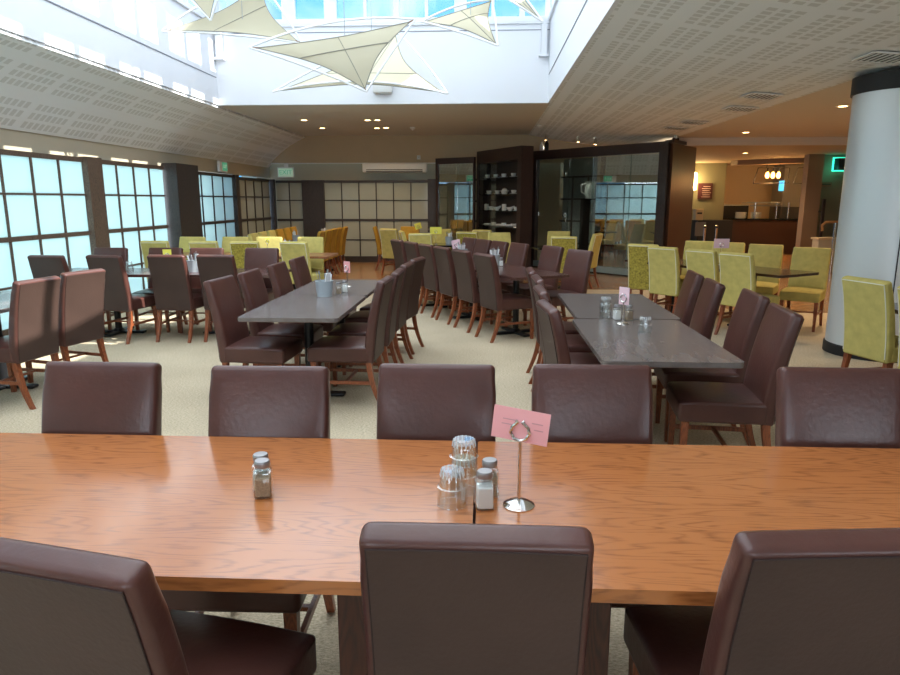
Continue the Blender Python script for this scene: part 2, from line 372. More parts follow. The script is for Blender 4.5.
MB().box((-1.73, SF-.015, 4.385), (5.5, .05, .05)).build('trim_7', 'shaft', kind='structure')
# clerestory windows
wn = [0]
def clerestory(p0, p1, nrm, bars):
    wn[0] += 1
    p0 = Vector(p0); p1 = Vector(p1); d = (p1-p0)
    root = bpy.data.objects.new('window_%d' % wn[0], None); COL.objects.link(root); root['kind'] = 'structure'
    f = MB()
    for zz, h in ((ZS+.03, .08), (ZT-.02, .06)): f.bar(p0+Vector((0, 0, zz)), p1+Vector((0, 0, zz)), .09, h)
    f.build('window_frame', 'shaft', root)
    g = MB()
    for t, w in bars:
        c = p0.lerp(p1, t); ux = d.normalized()
        g.box((c.x, c.y, (ZS+ZT)/2), (w if abs(ux.x) > .5 else .07, w if abs(ux.y) > .5 else .07, ZT-ZS-.01))
    g.build('mullions', 'shaft', root)
    n = Vector(nrm)*.04
    a, b_ = p0-n, p1-n
    MB().slab([tuple(a+Vector((0, 0, ZS))), tuple(b_+Vector((0, 0, ZS))), tuple(b_+Vector((0, 0, ZT))), tuple(a+Vector((0, 0, ZT)))], tuple(n*.1)).build('pane', 'winglass', root)
farX = [(-4.25, .42), (-3.69, .05), (-3.23, .22), (-2.54, .20), (-1.93, .05), (-1.46, .06), (-.97, .06), (-.42, .30), (.18, .06), (.38, .06), (.98, .2)]
farX = [(-4.46, .16), (-3.69, .07), (-3.23, .22), (-2.54, .20), (-1.97, .05), (-1.46, .09), (-.97, .05), (-.42, .20), (.10, .05), (.57, .09), (.98, .08)]
clerestory((SL, SF, 0), (SR, SF, 0), (0, -1, 0), [((x-SL)/(SR-SL), w) for x, w in farX])
clerestory((SL, SN, 0), (SL, SF, 0), (1, 0, 0), [((i+.5)/19, .09 if i % 2 else .16) for i in range(19)])
clerestory((SR, SN, 0), (SR, SF, 0), (-1, 0, 0), [((i+.5)/15, .10 if i % 3 else .5) for i in range(15)])
# unseen roof: diffusing sheets, clear strips placed to shape the sun patches below
strips = [(SL-.1, -3.02, 0), (-3.02, -2.42, 1), (-2.42, -1.98, 0), (-1.98, -1.72, 1), (-1.72, SR+.1, 0)]
for x0, x1, clear in strips:
    if not clear: MB().slab([(x0, SN-.1, ZROOF), (x1, SN-.1, ZROOF), (x1, SF+.1, ZROOF), (x0, SF+.1, ZROOF)], (0, 0, .05)).build('ceiling', 'unseen_roof_sheet', kind='structure')
    else:
        g = MB(); y = SN; k = 0
        while y < SF:
            g.box(((x0+x1)/2, y, ZROOF+.03), (x1-x0, .12 if k % 2 else .35, .08)); y += .72; k += 1
        wn[0] += 1
        root = bpy.data.objects.new('window_%d' % wn[0], None); COL.objects.link(root); root['kind'] = 'structure'  # unseen roof opening, added to throw sun patches on the left shaft wall
        g.build('glazing_bars', 'shaft', root)
        MB().box(((x0+x1)/2, (SN+SF)/2, ZROOF+.03), (x1-x0, SF-SN+.2, .006)).build('pane', 'winglass', root)
# rear windows
for x0, x1 in ((-3.2, -1.2), (0, 2.0), (3.4, 5.4)):
    wn[0] += 1
    root = bpy.data.objects.new('window_%d' % wn[0], None); COL.objects.link(root); root['kind'] = 'structure'
    f = MB()
    for x in (x0, (x0+x1)/2, x1): f.box((x, YB, 1.6), (.07, .07, 1.4))
    for z in (.93, 2.27): f.box(((x0+x1)/2, YB, z), (x1-x0, .07, .07))
    f.build('window_frame', 'shaft', root)
    MB().box(((x0+x1)/2, YB-.03, 1.6), (x1-x0, .006, 1.4)).build('pane', 'winglass', root)

# left partition windows with frosted panes
def part_window(p0, p1, cols, z1, fm, pm, rows=(.58, 1.13, 1.65), thick=(1.13,), z0=.0, sill=.12):
    wn[0] += 1
    p0 = Vector((*p0, 0)); p1 = Vector((*p1, 0)); d = (p1-p0).normalized(); n = Vector((-d.y, d.x, 0))
    rz = math.atan2(d.y, d.x); ln = (p1-p0).length
    root = bpy.data.objects.new('window_%d' % wn[0], None); COL.objects.link(root); root['kind'] = 'structure'
    f = MB(); mid = (p0+p1)/2
    f.box((mid.x, mid.y, z1-.025), (ln, .07, .06), rz); f.box((mid.x, mid.y, z0+sill/2), (ln, .07, sill), rz)
    for z in thick: f.box((mid.x, mid.y, z), (ln, .06, .055), rz)
    f.build('window_frame', fm, root)
    g = MB()
    for i in range(1, cols):
        c = p0.lerp(p1, i/cols); g.box((c.x, c.y, (z0+z1)/2), (.026, .05, z1-z0), rz)
    for z in rows:
        if z not in thick: g.box((mid.x, mid.y, z), (ln, .05, .024), rz)
    g.build('glazing_bars', fm, root)
    MB().box((mid.x, mid.y, (z0+z1)/2), (ln, .008, z1-z0), rz).build('pane', pm, root)
def post(c, size, m, h, name='trim', rz=0, z0=0):
    tr[0] += 1
    MB().box((c[0], c[1], z0+h/2), (size[0], size[1], h), rz, bevel=.004).build('trim_%d' % tr[0], m, kind='structure')
tr = [10]
ZW = 2.14
part_window((XL, -3.4), (XL, -.1), 6, ZW, 'frame_worn', 'frosted'); post((XL+.02, .05), (.12, .3), 'frame_worn', ZW+.02)
part_window((XL, .2), (XL, 4.6), 8, ZW, 'frame_worn', 'frosted'); post((XL+.02, 4.75), (.12, .3), 'frame_worn', ZW+.02)
part_window((XL, 4.9), (XL, 9.16), 8, ZW, 'frame_worn', 'frosted')
post((XL+.03, 9.34), (.12, .36), 'frame_worn', ZW+.02)
part_window((XL, 9.52), (XL, 11.5), 4, ZW, 'frame_worn', 'frosted')
post((XL+.10, 12.0), (.26, .90), 'frame_dark', ZW+.06)
part_window((XL, 12.5), (XL, 14.7), 4, 2.11, 'frame_dark', 'frosted')
post((XL+.03, 14.82), (.12, .22), 'frame_dark', 2.12)
part_window((XL, 14.93), (-5.42, 17.0), 4, 2.08, 'frame_dark', 'frosted_grey')
post((-5.40, 17.15), (.16, .16), 'frame_dark', 2.09)
part_window((-5.3, 17.22), (-4.62, 17.22), 2, 2.06, 'frame_dark', 'frosted_grey', (.58, 1.08, 1.57), (1.08,))
post((-4.34, 17.2), (.56, .14), 'frame_dark', 2.07)
part_window((-4.06, 17.22), (-1.42, 17.22), 6, 2.06, 'frame_dark', 'frosted_grey', (.58, 1.08, 1.57), (1.08,), 0, .16)
post((-1.33, 17.18), (.2, .12), 'frame_dark', 2.09)
MB().box((XL-.3, 17.3, 1.2), (.1, .4, 2.5)).build('wall_corner', 'beige', kind='structure')

# column
t = thing('round_column', 'tall silver clad round column with black top and base rings', 'column', (4.10, 7.12, 0))
MB().lathe([(.46, .0), (.46, .10), (.445, .11), (.445, 0.0)], seg=48).build('base_ring', 'black', t, True)
cl = MB().lathe([(.445, .09), (.445, 2.60)], seg=64).build('cladding', 'column', t, True)
MB().box((-.12, -.435, 1.35), (.008, .012, 2.48), R(-16)).build('seam_line', 'black', t)
MB().lathe([(.4, 2.6), (.465, 2.6), (.465, 2.765), (.4, 2.765)], seg=48).build('top_ring', 'black', t, True)

# ================================================================== CHAIRS
def back_curve(t):      # centre line of the backrest, t = 0 bottom .. 1 top -> (y, z)
    return (-.205 - .035*t - .075*t*t, .355 + .63*t)
def make_chair(name, label, main, rear, studs):
    root = thing(name, label, 'chair')
    # backrest
    b = MB(); W2 = .215; n = 12; rings = []
    for i in range(n+1):
        t = i/n; y, z = back_curve(t); th = .040 - .008*t
        y2, z2 = back_curve(min(1, t+.01)); y1, z1 = back_curve(max(0, t-.01)); ty, tz = y2-y1, z2-z1; l = math.hypot(ty, tz); ny, nz_ = tz/l, -ty/l
        ring = []
        w = W2 + (.004 if .1 < t < .9 else 0)
        m = 8
        for k in range(m+1):   # front face, slightly padded
            u = -1 + 2*k/m; bul = .008*(1-u**4)*math.sin(math.pi*min(1, max(0, t*.9+.05)))
            ring.append((u*w, y+ny*(th+bul), z+nz_*(th+bul)))
        for k in range(m+1):
            u = 1 - 2*k/m; ring.append((u*w, y-ny*th, z-nz_*th))
        rings.append([b.bm.verts.new(p) for p in ring])
    N = len(rings[0])
    for a, c in zip(rings, rings[1:]):
        for k in range(N): b.bm.faces.new((a[k], a[(k+1) % N], c[(k+1) % N], c[k]))
    b.bm.faces.new(rings[0][::-1]); topf = b.bm.faces.new(rings[-1])
    bmesh.ops.recalc_face_normals(b.bm, faces=b.bm.faces)
    es = [e for e in b.bm.edges if len(e.link_faces) == 2 and e.calc_face_angle() > R(50)]
    bmesh.ops.bevel(b.bm, geom=es, offset=.020, segments=4, profile=.5, affect='EDGES')
    b.build('backrest', main, root, True)
    # rear panel, edge to edge inside the rolled border
    b = MB(); prev = None; q = 10
    for i in range(q+1):
        t = .02 + (.94)*i/q; y, z = back_curve(t); th = .040 - .008*t
        row = [b.bm.verts.new((x, y-th-.0035, z)) for x in (-.199, -.066, .066, .199)]
        row2 = [b.bm.verts.new((x, y-th+.004, z)) for x in (-.199, .199)]
        if prev:
            for k in range(3): b.bm.faces.new((prev[0][k], prev[0][k+1], row[k+1], row[k]))
            b.bm.faces.new((prev[0][0], row[0], row2[0], prev[1][0])); b.bm.faces.new((prev[0][3], prev[1][1], row2[1], row[3]))
        prev = (row, row2)
    b.build('rear_panel', rear, root, True)
    pts = []
    for i in range(9):
        t = .05 + .91*i/8; y, z = back_curve(t); pts.append((-.200, y-(.040-.008*t)-.003, z))
    y, z = back_curve(.962); yy = y-.0325-.003
    loop = pts + [(-.2+.4*k/4, yy, z) for k in range(1, 4)] + [(-p[0], p[1], p[2]) for p in pts[::-1]]
    MB().tube(loop, .0042 if studs else .0018, 5).build('stud_trim' if studs else 'back_seam', 'studs' if studs else 'seam', root, True)
    # seat
    b = MB(); b.box((0, .03, .425), (.455, .475, .125))
    bmesh.ops.subdivide_edges(b.bm, edges=b.bm.edges, cuts=5, use_grid_fill=True)
    for v in b.bm.verts:
        u = v.co.x/.2275; w = (v.co.y-.03)/.2375
        if v.co.z > .48: v.co.z += .016*(1-u*u)*(1-.6*w*w) - (.012*max(0, w)**3)
        if v.co.z < .42 and w > -.9: v.co.z -= 0
        v.co.x *= 1 - .03*(w < -.5)
    es = [e for e in b.bm.edges if len(e.link_faces) == 2 and e.calc_face_angle(0) > R(50)]
    bmesh.ops.bevel(b.bm, geom=es, offset=.020, segments=4, profile=.5, affect='EDGES')
    b.build('seat', main, root, True)
    # legs
    for sx in (-1, 1):
        b = MB(); x = sx*.19; rr = []
        for z, s_ in ((0, .015), (.2, .018), (.38, .021)): rr.append([b.bm.verts.new((x+s_*a, .225+s_*c, z)) for a, c in ((-1, -1), (1, -1), (1, 1), (-1, 1))])
        b.bm.faces.new(rr[0]); b.bm.faces.new(rr[-1])
        for a, c in zip(rr, rr[1:]):
            for k in range(4): b.bm.faces.new((a[k], a[(k+1) % 4], c[(k+1) % 4], c[k]))
        b.build('leg', 'leg_wood', root)
        b = MB(); rr = []
        for k in range(9):
            t = k/8; z = .38*(1-t); s_ = .021-.006*t; y = -.205 - .015*t - .085*t*t
            rr.append([b.bm.verts.new((x+s_*a, y+s_*c, z)) for a, c in ((-1, -1), (1, -1), (1, 1), (-1, 1))])
        b.bm.faces.new(rr[0]); b.bm.faces.new(rr[-1])
        for a, c in zip(rr, rr[1:]):
            for k in range(4): b.bm.faces.new((a[k], a[(k+1) % 4], c[(k+1) % 4], c[k]))
        b.build('leg', 'leg_wood', root)
        MB().bar((x, .222, .20), (x, -.225, .20), .016, .026).build('stretcher', 'leg_wood', root)
    MB().bar((-.185, -.02, .20), (.185, -.02, .20), .022, .016, ).build('stretcher', 'leg_wood', root)
    return root
M['damask'] = mat('chartreuse_damask', (.38, .30, .05), .75, spec=.35, bump=(60, .6), var=.45, varscale=42)
protos = {'brown': make_chair('dining_chair', '', 'leather', 'leather_back', False),
          'green': make_chair('dining_chair', '', 'chartreuse', 'chartreuse', True),
          'damask': make_chair('dining_chair', '', 'chartreuse', 'damask', True),
          'gold': make_chair('dining_chair', '', 'gold_fabric', 'gold_fabric', False)}
used = set()
def chair(kind, x, y, rot, label, group, dx=.31):
    """x, y: where the top of the back stands; rot: facing, degrees anticlockwise from +Y"""
    a = R(rot); lx = x - math.sin(a)*dx; ly = y + math.cos(a)*dx
    p = protos[kind]
    if kind not in used:
        used.add(kind); p.location = (lx, ly, 0); p.rotation_euler = (0, 0, a); p['label'] = label; p['group'] = group; return p
    return dup(p, (lx, ly, 0), a, label, group)

# large wooden table, near side and far side
for x, y, r_, l in ((-.765, 1.02, -12, 'brown leather chair at bottom left corner, turned, seen from behind'),
                    (-.01, 1.135, 0, 'brown leather chair in front centre seen squarely from behind'),
                    (.675, 1.15, 5, 'brown leather chair at bottom right corner, back cut by the frame')):
    chair('brown', x, y, r_, l, 'chairs on the near side of the long wooden table')
for x, y, r_, l in ((-1.42, 2.37, 180, 'leftmost brown chair facing us across the long wooden table'),
                    (-.775, 2.34, 181, 'brown chair facing us behind the left pair of salt and pepper shakers'),
                    (-.17, 2.40, 180, 'brown chair facing us behind the upturned glasses'),
                    (.40, 2.42, 180, 'brown chair facing us behind the pink card holder'),
                    (1.29, 2.42, 179, 'rightmost brown chair facing us across the long wooden table')):
    chair('brown', x, y, r_, l, 'chairs on the far side of the long wooden table')
for x, y, r_, l in ((-3.43, 4.97, 82, 'sunlit brown chair at left edge of the photo, nearer of two, seen from behind'),
                    (-3.42, 5.56, 74, 'sunlit brown chair with diagonal shadow, second from left edge, seen from behind')):
    chair('brown', x, y, r_, l, 'sunlit chairs at the left edge table')
for x, y, r_, l in ((-4.79, 7.13, -6, 'leftmost brown chair with its back to us by the frosted windows'),
                    (-4.16, 7.16, -10, 'brown chair with back to us, second from left at the window table'),
                    (-3.50, 7.24, -4, 'brown chair with back to us, third from left at the window table'),
                    (-2.96, 7.27, -5, 'rightmost brown chair with back to us at the window table')):
    chair('brown', x, y, r_, l, 'chairs on the near side of the window table')
for x, y, r_, l in ((-4.73, 8.33, 180, 'leftmost brown chair on far side of the window table'),
                    (-4.03, 8.36, 181, 'brown chair on far side of window table behind the small yellow card'),
                    (-3.50, 8.36, 180, 'brown chair on far side of window table behind the napkin pot'),
                    (-2.80, 8.38, 178, 'rightmost brown chair on far side of the window table')):
    chair('brown', x, y, r_, l, 'chairs on the far side of the window table')
od = ['nearest', 'second nearest', 'third nearest', 'fourth nearest', 'fifth nearest', 'sixth nearest']
kinds = ['green', 'green', 'damask', 'green']
for i, (x, y, r_) in enumerate(((-4.87, 9.75, -3), (-4.13, 9.74, 0), (-3.50, 9.70, 0), (-2.77, 9.68, -12))):
    chair('damask' if i == 2 else 'green', x, y, r_, '%s yellow-green chair with its back to us behind the window table' % ['leftmost', 'second from left', 'third from left', 'rightmost'][i], 'yellow-green chairs with backs to us in the left middle')
for i, (x, y, r_) in enumerate(((-4.79, 10.90, 178), (-4.08, 10.92, 180), (-3.52, 10.93, 180), (-2.84, 10.95, 181))):
    chair('green', x, y, r_, '%s bright yellow-green chair facing us behind the window table' % ['leftmost', 'second from left', 'third from left', 'rightmost'][i], 'yellow-green chairs facing us in the left middle')
for i, (x, y) in enumerate(((-4.20, 12.1), (-4.24, 12.72), (-4.26, 13.32), (-4.28, 13.92), (-4.30, 14.5), (-4.32, 15.1))):
    chair('green' if i < 3 else 'gold', x, y, -88, '%s yellow chair along left side of the lengthwise table near the far partition' % od[i], 'yellow chairs on the left of the far lengthwise table')
for i, (x, y) in enumerate(((-3.15, 13.0), (-3.15, 13.55), (-3.16, 14.1), (-3.16, 14.65), (-3.14, 15.2))):
    chair('gold', x, y, 92, '%s gold chair along right side of the lengthwise table near the far partition' % od[i], 'gold chairs on the right of the far lengthwise table')
for i, (x, y, r_) in enumerate(((-2.06, 5.10, -94), (-2.02, 5.66, -90), (-1.99, 6.35, -90), (-1.97, 7.0, -90))):
    chair('brown', x, y, r_, '%s brown chair on left side of the grey table with cutlery pot' % od[i], 'chairs left of the grey table with the cutlery pot')
for i, (x, y, r_) in enumerate(((-.76, 5.13, 88), (-.74, 5.74, 90), (-.73, 6.40, 86), (-.69, 6.98, 80))):
    chair('brown', x, y, r_, '%s brown chair on right side of the grey table with cutlery pot' % od[i], 'chairs right of the grey table with the cutlery pot')
for i, (x, y) in enumerate(((0, 7.58), (-.28, 8.15), (-.55, 8.69), (-.80, 9.2), (-1.06, 9.72), (-1.33, 10.25))):
    chair('brown', x, y, -62, '%s brown chair on left side of the slanting red-brown table' % od[i], 'chairs left of the slanting red-brown table')
for i, (x, y, r_) in enumerate(((1.17, 8.25, 122), (.91, 8.93, 119), (.50, 9.5, 118), (.24, 9.95, 118), (-.0, 10.4, 118), (-.22, 10.85, 118))):
    chair('brown', x, y, r_, '%s brown chair on right side of the slanting red-brown table' % od[i], 'chairs right of the slanting red-brown table')
for i, (x, y, r_) in enumerate(((.37, 3.87, -84), (.39, 4.60, -88), (.42, 5.28, -88), (.41, 5.90, -90))):
    chair('brown', x, y, r_, '%s brown chair on left side of the right grey table' % od[i], 'chairs left of the right grey table')
for i, (x, y, r_) in enumerate(((1.69, 3.80, 84), (1.78, 4.46, 85), (1.73, 5.10, 84), (1.77, 5.70, 84))):
    chair('brown', x, y, r_, '%s brown chair on right side of the right grey table' % od[i], 'chairs right of the right grey table')
for i, (k, x, y, r_) in enumerate((('damask', 2.17, 9.35, -34), ('green', 2.30, 8.83, -48), ('green', 2.64, 8.36, -56), ('green', 2.88, 7.86, -56))):
    chair(k, x, y, r_, ['yellow-green chair with patterned back, leftmost at the dark table before the bar', 'plain-backed yellow-green chair next right of the patterned one at the dark table',
          'third from left of the yellow-green chairs with backs to us at the dark table', 'nearest yellow-green chair with its back to us at the dark table'][i], 'yellow-green chairs on the near side of the right dark table')
for i, (x, y, r_) in enumerate(((3.19, 10.15, 150), (3.50, 9.85, 150), (3.84, 9.40, 148), (4.17, 8.80, 146))):
    chair('green', x, y, r_, ['farthest left yellow-green chair facing us at the dark table before the bar', 'yellow-green chair facing us behind the pale pink card at the dark table',
          'yellow-green chair facing us, second from the silver column', 'yellow-green chair facing us, closest to the silver column'][i], 'yellow-green chairs on the far side of the right dark table')
chair('green', 2.94, 5.30, -74, 'yellow-green chair with white piping in front of the silver column', 'yellow-green chairs at the right edge')
chair('green', 3.02, 4.72, -78, 'yellow-green chair cut off by the right edge of the photo', 'yellow-green chairs at the right edge')
for k, x, y, r_, l in (('gold', -2.50, 15.4, -85, 'gold chair in profile before the far partition, leftmost of the middle back group'),
                       ('green', -2.02, 14.2, -25, 'yellow-green chair with its back to us beside the gold profile chair'),
                       ('green', -1.62, 13.2, -75, 'narrow side-on yellow-green chair left of the small black table'),
                       ('gold', -1.69, 15.4, 180, 'gold chair facing us at the far back behind the yellow card'),
                       ('green', -1.16, 12.22, -5, 'broad-backed yellow-green chair behind the red-brown table chairs'),
                       ('green', -.91, 14.1, 180, 'yellow-green chair facing us behind the black table with white pot'),
                       ('damask', -.33, 12.85, -20, 'yellow-green chair with patterned back in front of the crockery shelves'),
                       ('green', -.05, 13.75, -30, 'small yellow-green chair turned sideways before the crockery shelves'),
                       ('green', .27, 12.6, 190, 'yellow-green chair below the right end of the crockery shelves'),
                       ('green', 1.44, 13.2, 172, 'yellow-green chair facing us before the glass cabinet doors'),
                       ('damask', 1.32, 11.3, -12, 'yellow-green chair with its back to us before the glass cabinet doors'),
                       ('green', 2.05, 12.35, 62, 'yellow-green chair in profile facing left before the glass cabinet')):
    chair(k, x, y, r_, l, 'scattered chairs at the middle back')

# ================================================================== TABLES
def rounded_top(lx, ly, z, th, r=.04, seg=5):
    pts = []
    for cx, cy, a0 in ((lx/2-r, ly/2-r, 0), (-lx/2+r, ly/2-r, 90), (-lx/2+r, -ly/2+r, 180), (lx/2-r, -ly/2+r, 270)):
        for k in range(seg+1): a = R(a0+90*k/seg); pts.append((cx+r*math.cos(a), cy+r*math.sin(a), z))
    return MB().slab(pts, (0, 0, -th))
def cafe_table(x, y, rz, label, top, ly=1.18, lx=.74, group=None, foot_y=True):
    t = thing('cafe_table', label, 'table', (x, y, 0), R(rz), group)
    rounded_top(lx, ly, .75, .028).build('tabletop', top, t)
    rounded_top(lx-.004, ly-.004, .7225, .004).build('edge_band', 'edge', t)
    MB().lathe([(.038, .03), (.038, .71)], seg=16).build('pedestal_column', 'black_metal', t, True)
    MB().box((0, 0, .708), (.42, .42, .02)).build('mounting_plate', 'black_metal', t)
    b = MB(); b.box((0, 0, .018), (.09, ly*.48, .028), bevel=.012); b.box((0, 0, .018), (.56, .09, .028), bevel=.012); b.lathe([(.07, .03), (.045, .06), (0, .06)])
    b.build('base_foot', 'black_metal', t)
    return t
def long_table(cx, s, label):
    t = thing('wooden_dining_table', label, 'table', (cx, 1.785, 0), 0, 'long wooden tables in the foreground')
    b = rounded_top(1.83, .90, .75, .034, .012, 3); b.build('tabletop', 'oak', t)
    for x in (-.62, .62):
        MB().box((x, -.27, .36), (.075, .075, .715), bevel=.004).build('leg', 'oak_leg', t)
        MB().box((x, .27, .36), (.075, .075, .715), bevel=.004).build('leg', 'oak_leg', t)
        MB().box((x, 0, .675), (.05, .46, .07)).build('rail', 'oak_leg', t)
    return t
long_table(-.938, 1, 'glossy oak table in the foreground, left of the centre joint')
long_table(.900, 2, 'glossy oak table in the foreground, right of the centre joint')
cafe_table(-1.41, 5.26, 0, 'grey laminate table carrying the pale grey cutlery pot, nearer half', 'laminate')
cafe_table(-1.41, 6.46, 0, 'grey laminate table carrying the pink card, farther half of its pair', 'laminate')
cafe_table(1.00, 4.10, 0, 'grey laminate table right of centre with one upturned glass, nearer half', 'laminate', 1.28)
cafe_table(1.04, 5.42, 0, 'grey laminate table right of centre, farther half beyond the card holder', 'laminate', 1.30)
for k, (q, l) in enumerate(((.6, 'red-brown slanting table, nearest section with empty end'), (1.8, 'red-brown slanting table, middle section with napkin pot'), (3.0, 'red-brown slanting table, farthest section with pink card'))):
    cafe_table(.66-.454*q, 7.46+.891*q, 27, l, 'redtop', 1.18)
cafe_table(-4.42, 7.78, 90, 'long dark table by the frosted windows, left half', 'redtop', 1.36)
cafe_table(-3.04, 7.78, 90, 'long dark table by the frosted windows, right half', 'redtop', 1.36)
cafe_table(-4.3, 10.32, 90, 'orange-brown table between yellow chairs, left half', 'orangetop', 1.3)
cafe_table(-2.98, 10.32, 90, 'orange-brown table between yellow chairs, right half with visible corner', 'orangetop', 1.3)
cafe_table(-4.10, 5.35, 0, 'sunlit grey table at the left edge beyond the brown chairs', 'laminate', 1.3)
cafe_table(-4.10, 4.02, 0, 'grey table at the left edge nearest the camera, mostly cut off', 'laminate', 1.3)
cafe_table(-3.71, 12.7, 0, 'dark table between rows of yellow chairs, nearer section', 'darktop', 1.25)
cafe_table(-3.71, 13.97, 0, 'dark table between rows of yellow chairs, middle section', 'darktop', 1.25)
cafe_table(-3.71, 15.24, 0, 'dark table between rows of gold chairs, farthest section', 'darktop', 1.25)
cafe_table(3.30, 8.37, 33, 'dark brown table near the silver column, nearer half with bare corner', 'darktop', 1.22)
cafe_table(2.63, 9.40, 33, 'dark brown table near the silver column, farther half', 'darktop', 1.22)
cafe_table(3.55, 5.05, 0, 'dark table beside the silver column at the right edge', 'darktop', 1.2)
cafe_table(-.72, 12.95, 0, 'small black gloss table with white napkin pot at the back', 'black_glass', .8)
cafe_table(-1.30, 14.6, 0, 'small black table with a yellow card at the far back', 'black_glass', .8)
cafe_table(1.25, 12.25, 10, 'small black table between yellow chairs before the glass cabinet', 'black_glass', .7)

# ================================================================== TABLEWARE
TZ = .75
def tumbler_mesh(z0=0):
    b = MB(); b.lathe([(.0445, 0), (.0465, .001), (.0455, .06), (.0395, .062), (.0345, .112), (.031, .116), (0, .116)], (0, 0, z0), 24)
    b.lathe([(0, .100), (.030, .100), (.0365, .062), (.043, .004), (.0445, 0)], (0, 0, z0), 24)
    return b
def tumbler(x, y, z, label, group=None):
    t = thing('glass_tumbler', label, 'glass', (x, y, z), 0, group); t.scale = (.93, .93, .90)
    tumbler_mesh().build('glass_body', 'tumbler', t, True)
    b = MB()
    for k in range(16):
        a = 2*math.pi*k/16; b.bar((.0325*math.cos(a), .0325*math.sin(a), .115), (.0365*math.cos(a), .0365*math.sin(a), .094), .0035)
    b.build('fluted_base', 'flute', t)
    return t
g1 = tumbler(-.082, 1.735, TZ, 'upturned glass tumbler standing alone nearest the camera on the oak table', 'glasses by the pink card holder')
dup(g1, (-.052, 1.82, TZ), .1, 'lower glass of the stacked pair on the oak table')
dup(g1, (-.052, 1.82, TZ+.056), .2, 'upper glass of the stacked pair on the oak table')
def shaker(x, y, z, rz, filling, label, group, lvl=.055):
    t = thing('condiment_shaker', label, 'shaker', (x, y, z), rz, group); t.scale = (1.12, 1.12, 1.13)
    b = MB(); b.box((0, 0, .036), (.046, .046, .070), bevel=.006); b.lathe([(.022, .068), (.017, .078), (.017, .083)], seg=16); b.build('glass_jar', 'tumbler', t, True)
    b = MB(); b.box((0, 0, .004+lvl/2), (.038, .038, lvl), bevel=.004); b.build('filling', filling, t)
    b = MB(); b.lathe([(.0185, .080), (.0195, .082), (.0195, .0935), (.0175, .0965), (0, .097)], seg=20); b.build('cap', 'cap', t, True)
    return t
s1 = shaker(.008, 1.715, TZ, .15, 'salt', 'salt shaker in front of its pair beside the upturned glasses', 'shakers on the foreground table')
shaker(.022, 1.795, TZ, .1, 'pepper', 'shaker behind the salt shaker beside the upturned glasses', 'shakers on the foreground table')
shaker(-.622, 1.758, TZ, .2, 'pepper', 'pepper shaker in front of its pair on left part of the oak table', 'shakers on the foreground table', .050)
shaker(-.642, 1.805, TZ, .2, 'salt', 'shaker hidden behind the pepper shaker on left of the oak table', 'shakers on the foreground table')
def card_holder(x, y, z, rz, label, h=.20, card='pink', cw=.165, ch=.105, s=1.0, tilt=-.08, detail=True):
    t = thing('table_sign_holder', label, 'card holder', (x, y, z), rz)
    MB().lathe([(.044*s, 0), (.044*s, .003), (.032*s, .010), (.012*s, .015), (0, .015)], seg=28).build('base', 'chrome', t, True)
    MB().tube([(0, 0, .012), (0, 0, h)], .0045*s, 10).build('stem', 'chrome', t, True)
    c = MB()
    for sx in (-1, 1):
        c.tube([(0, -.003, h), (sx*.016*s, -.004, h+.006*s), (sx*.026*s, -.004, h+.022*s), (sx*.022*s, -.004, h+.038*s), (sx*.006*s, -.004, h+.054*s), (sx*.012*s, -.004, h+.057*s)], .0048*s, 6)
    c.build('heart_clip', 'chrome', t, True)
    mx = Matrix.Translation((0, .002, h+.042*s)) @ Matrix.Rotation(tilt, 4, 'Y').to_4x4()
    cb = MB(); cb.box((0, 0, 0), (cw, .0012, ch)); bmesh.ops.transform(cb.bm, matrix=Matrix.Translation((0, .002, h+.042)) @ Matrix.Rotation(-tilt, 4, 'Y'), verts=cb.bm.verts)
    co = cb.build('card', card, t)
    if detail:
        p = MB()
        for zz, ln, xo in ((.012, .04, -.03), (-.002, .035, -.035), (.012, .03, .045), (-.006, .025, .05)):
            p.box((xo, -.0012, zz), (ln, .0006, .003))
        bmesh.ops.transform(p.bm, matrix=Matrix.Translation((0, .002, h+.042)) @ Matrix.Rotation(-tilt, 4, 'Y'), verts=p.bm.verts)
        p.build('print_lines', 'print', co)
    return t
card_holder(.103, 1.735, TZ, R(-14), 'chrome stand with heart clip holding a large pink card on the oak table', .19, 'pink', .155, .092, 1.0, -.10)
ch2 = card_holder(.95, 4.56, TZ, R(-50), 'chrome stand with small pale pink card on the right grey table', .15, 'palepink', .085, .12, 1, 0, False)
tumbler(.87, 4.78, TZ, 'lower glass of the stacked pair behind the pale card on the right grey table', 'glasses on the right grey table')
tumbler(.87, 4.78, TZ+.052, 'upper glass of the stacked pair behind the pale card on the right grey table', 'glasses on the right grey table')
tumbler(1.03, 4.26, TZ, 'upturned glass standing alone on the right grey table', 'glasses on the right grey table')
shaker(.94, 4.72, TZ, .3, 'salt', 'white salt shaker left of the card stem on the right grey table', 'shakers on the right grey table')
shaker(1.02, 4.70, TZ, .3, 'pepper', 'pepper shaker right of the card stem on the right grey table', 'shakers on the right grey table')
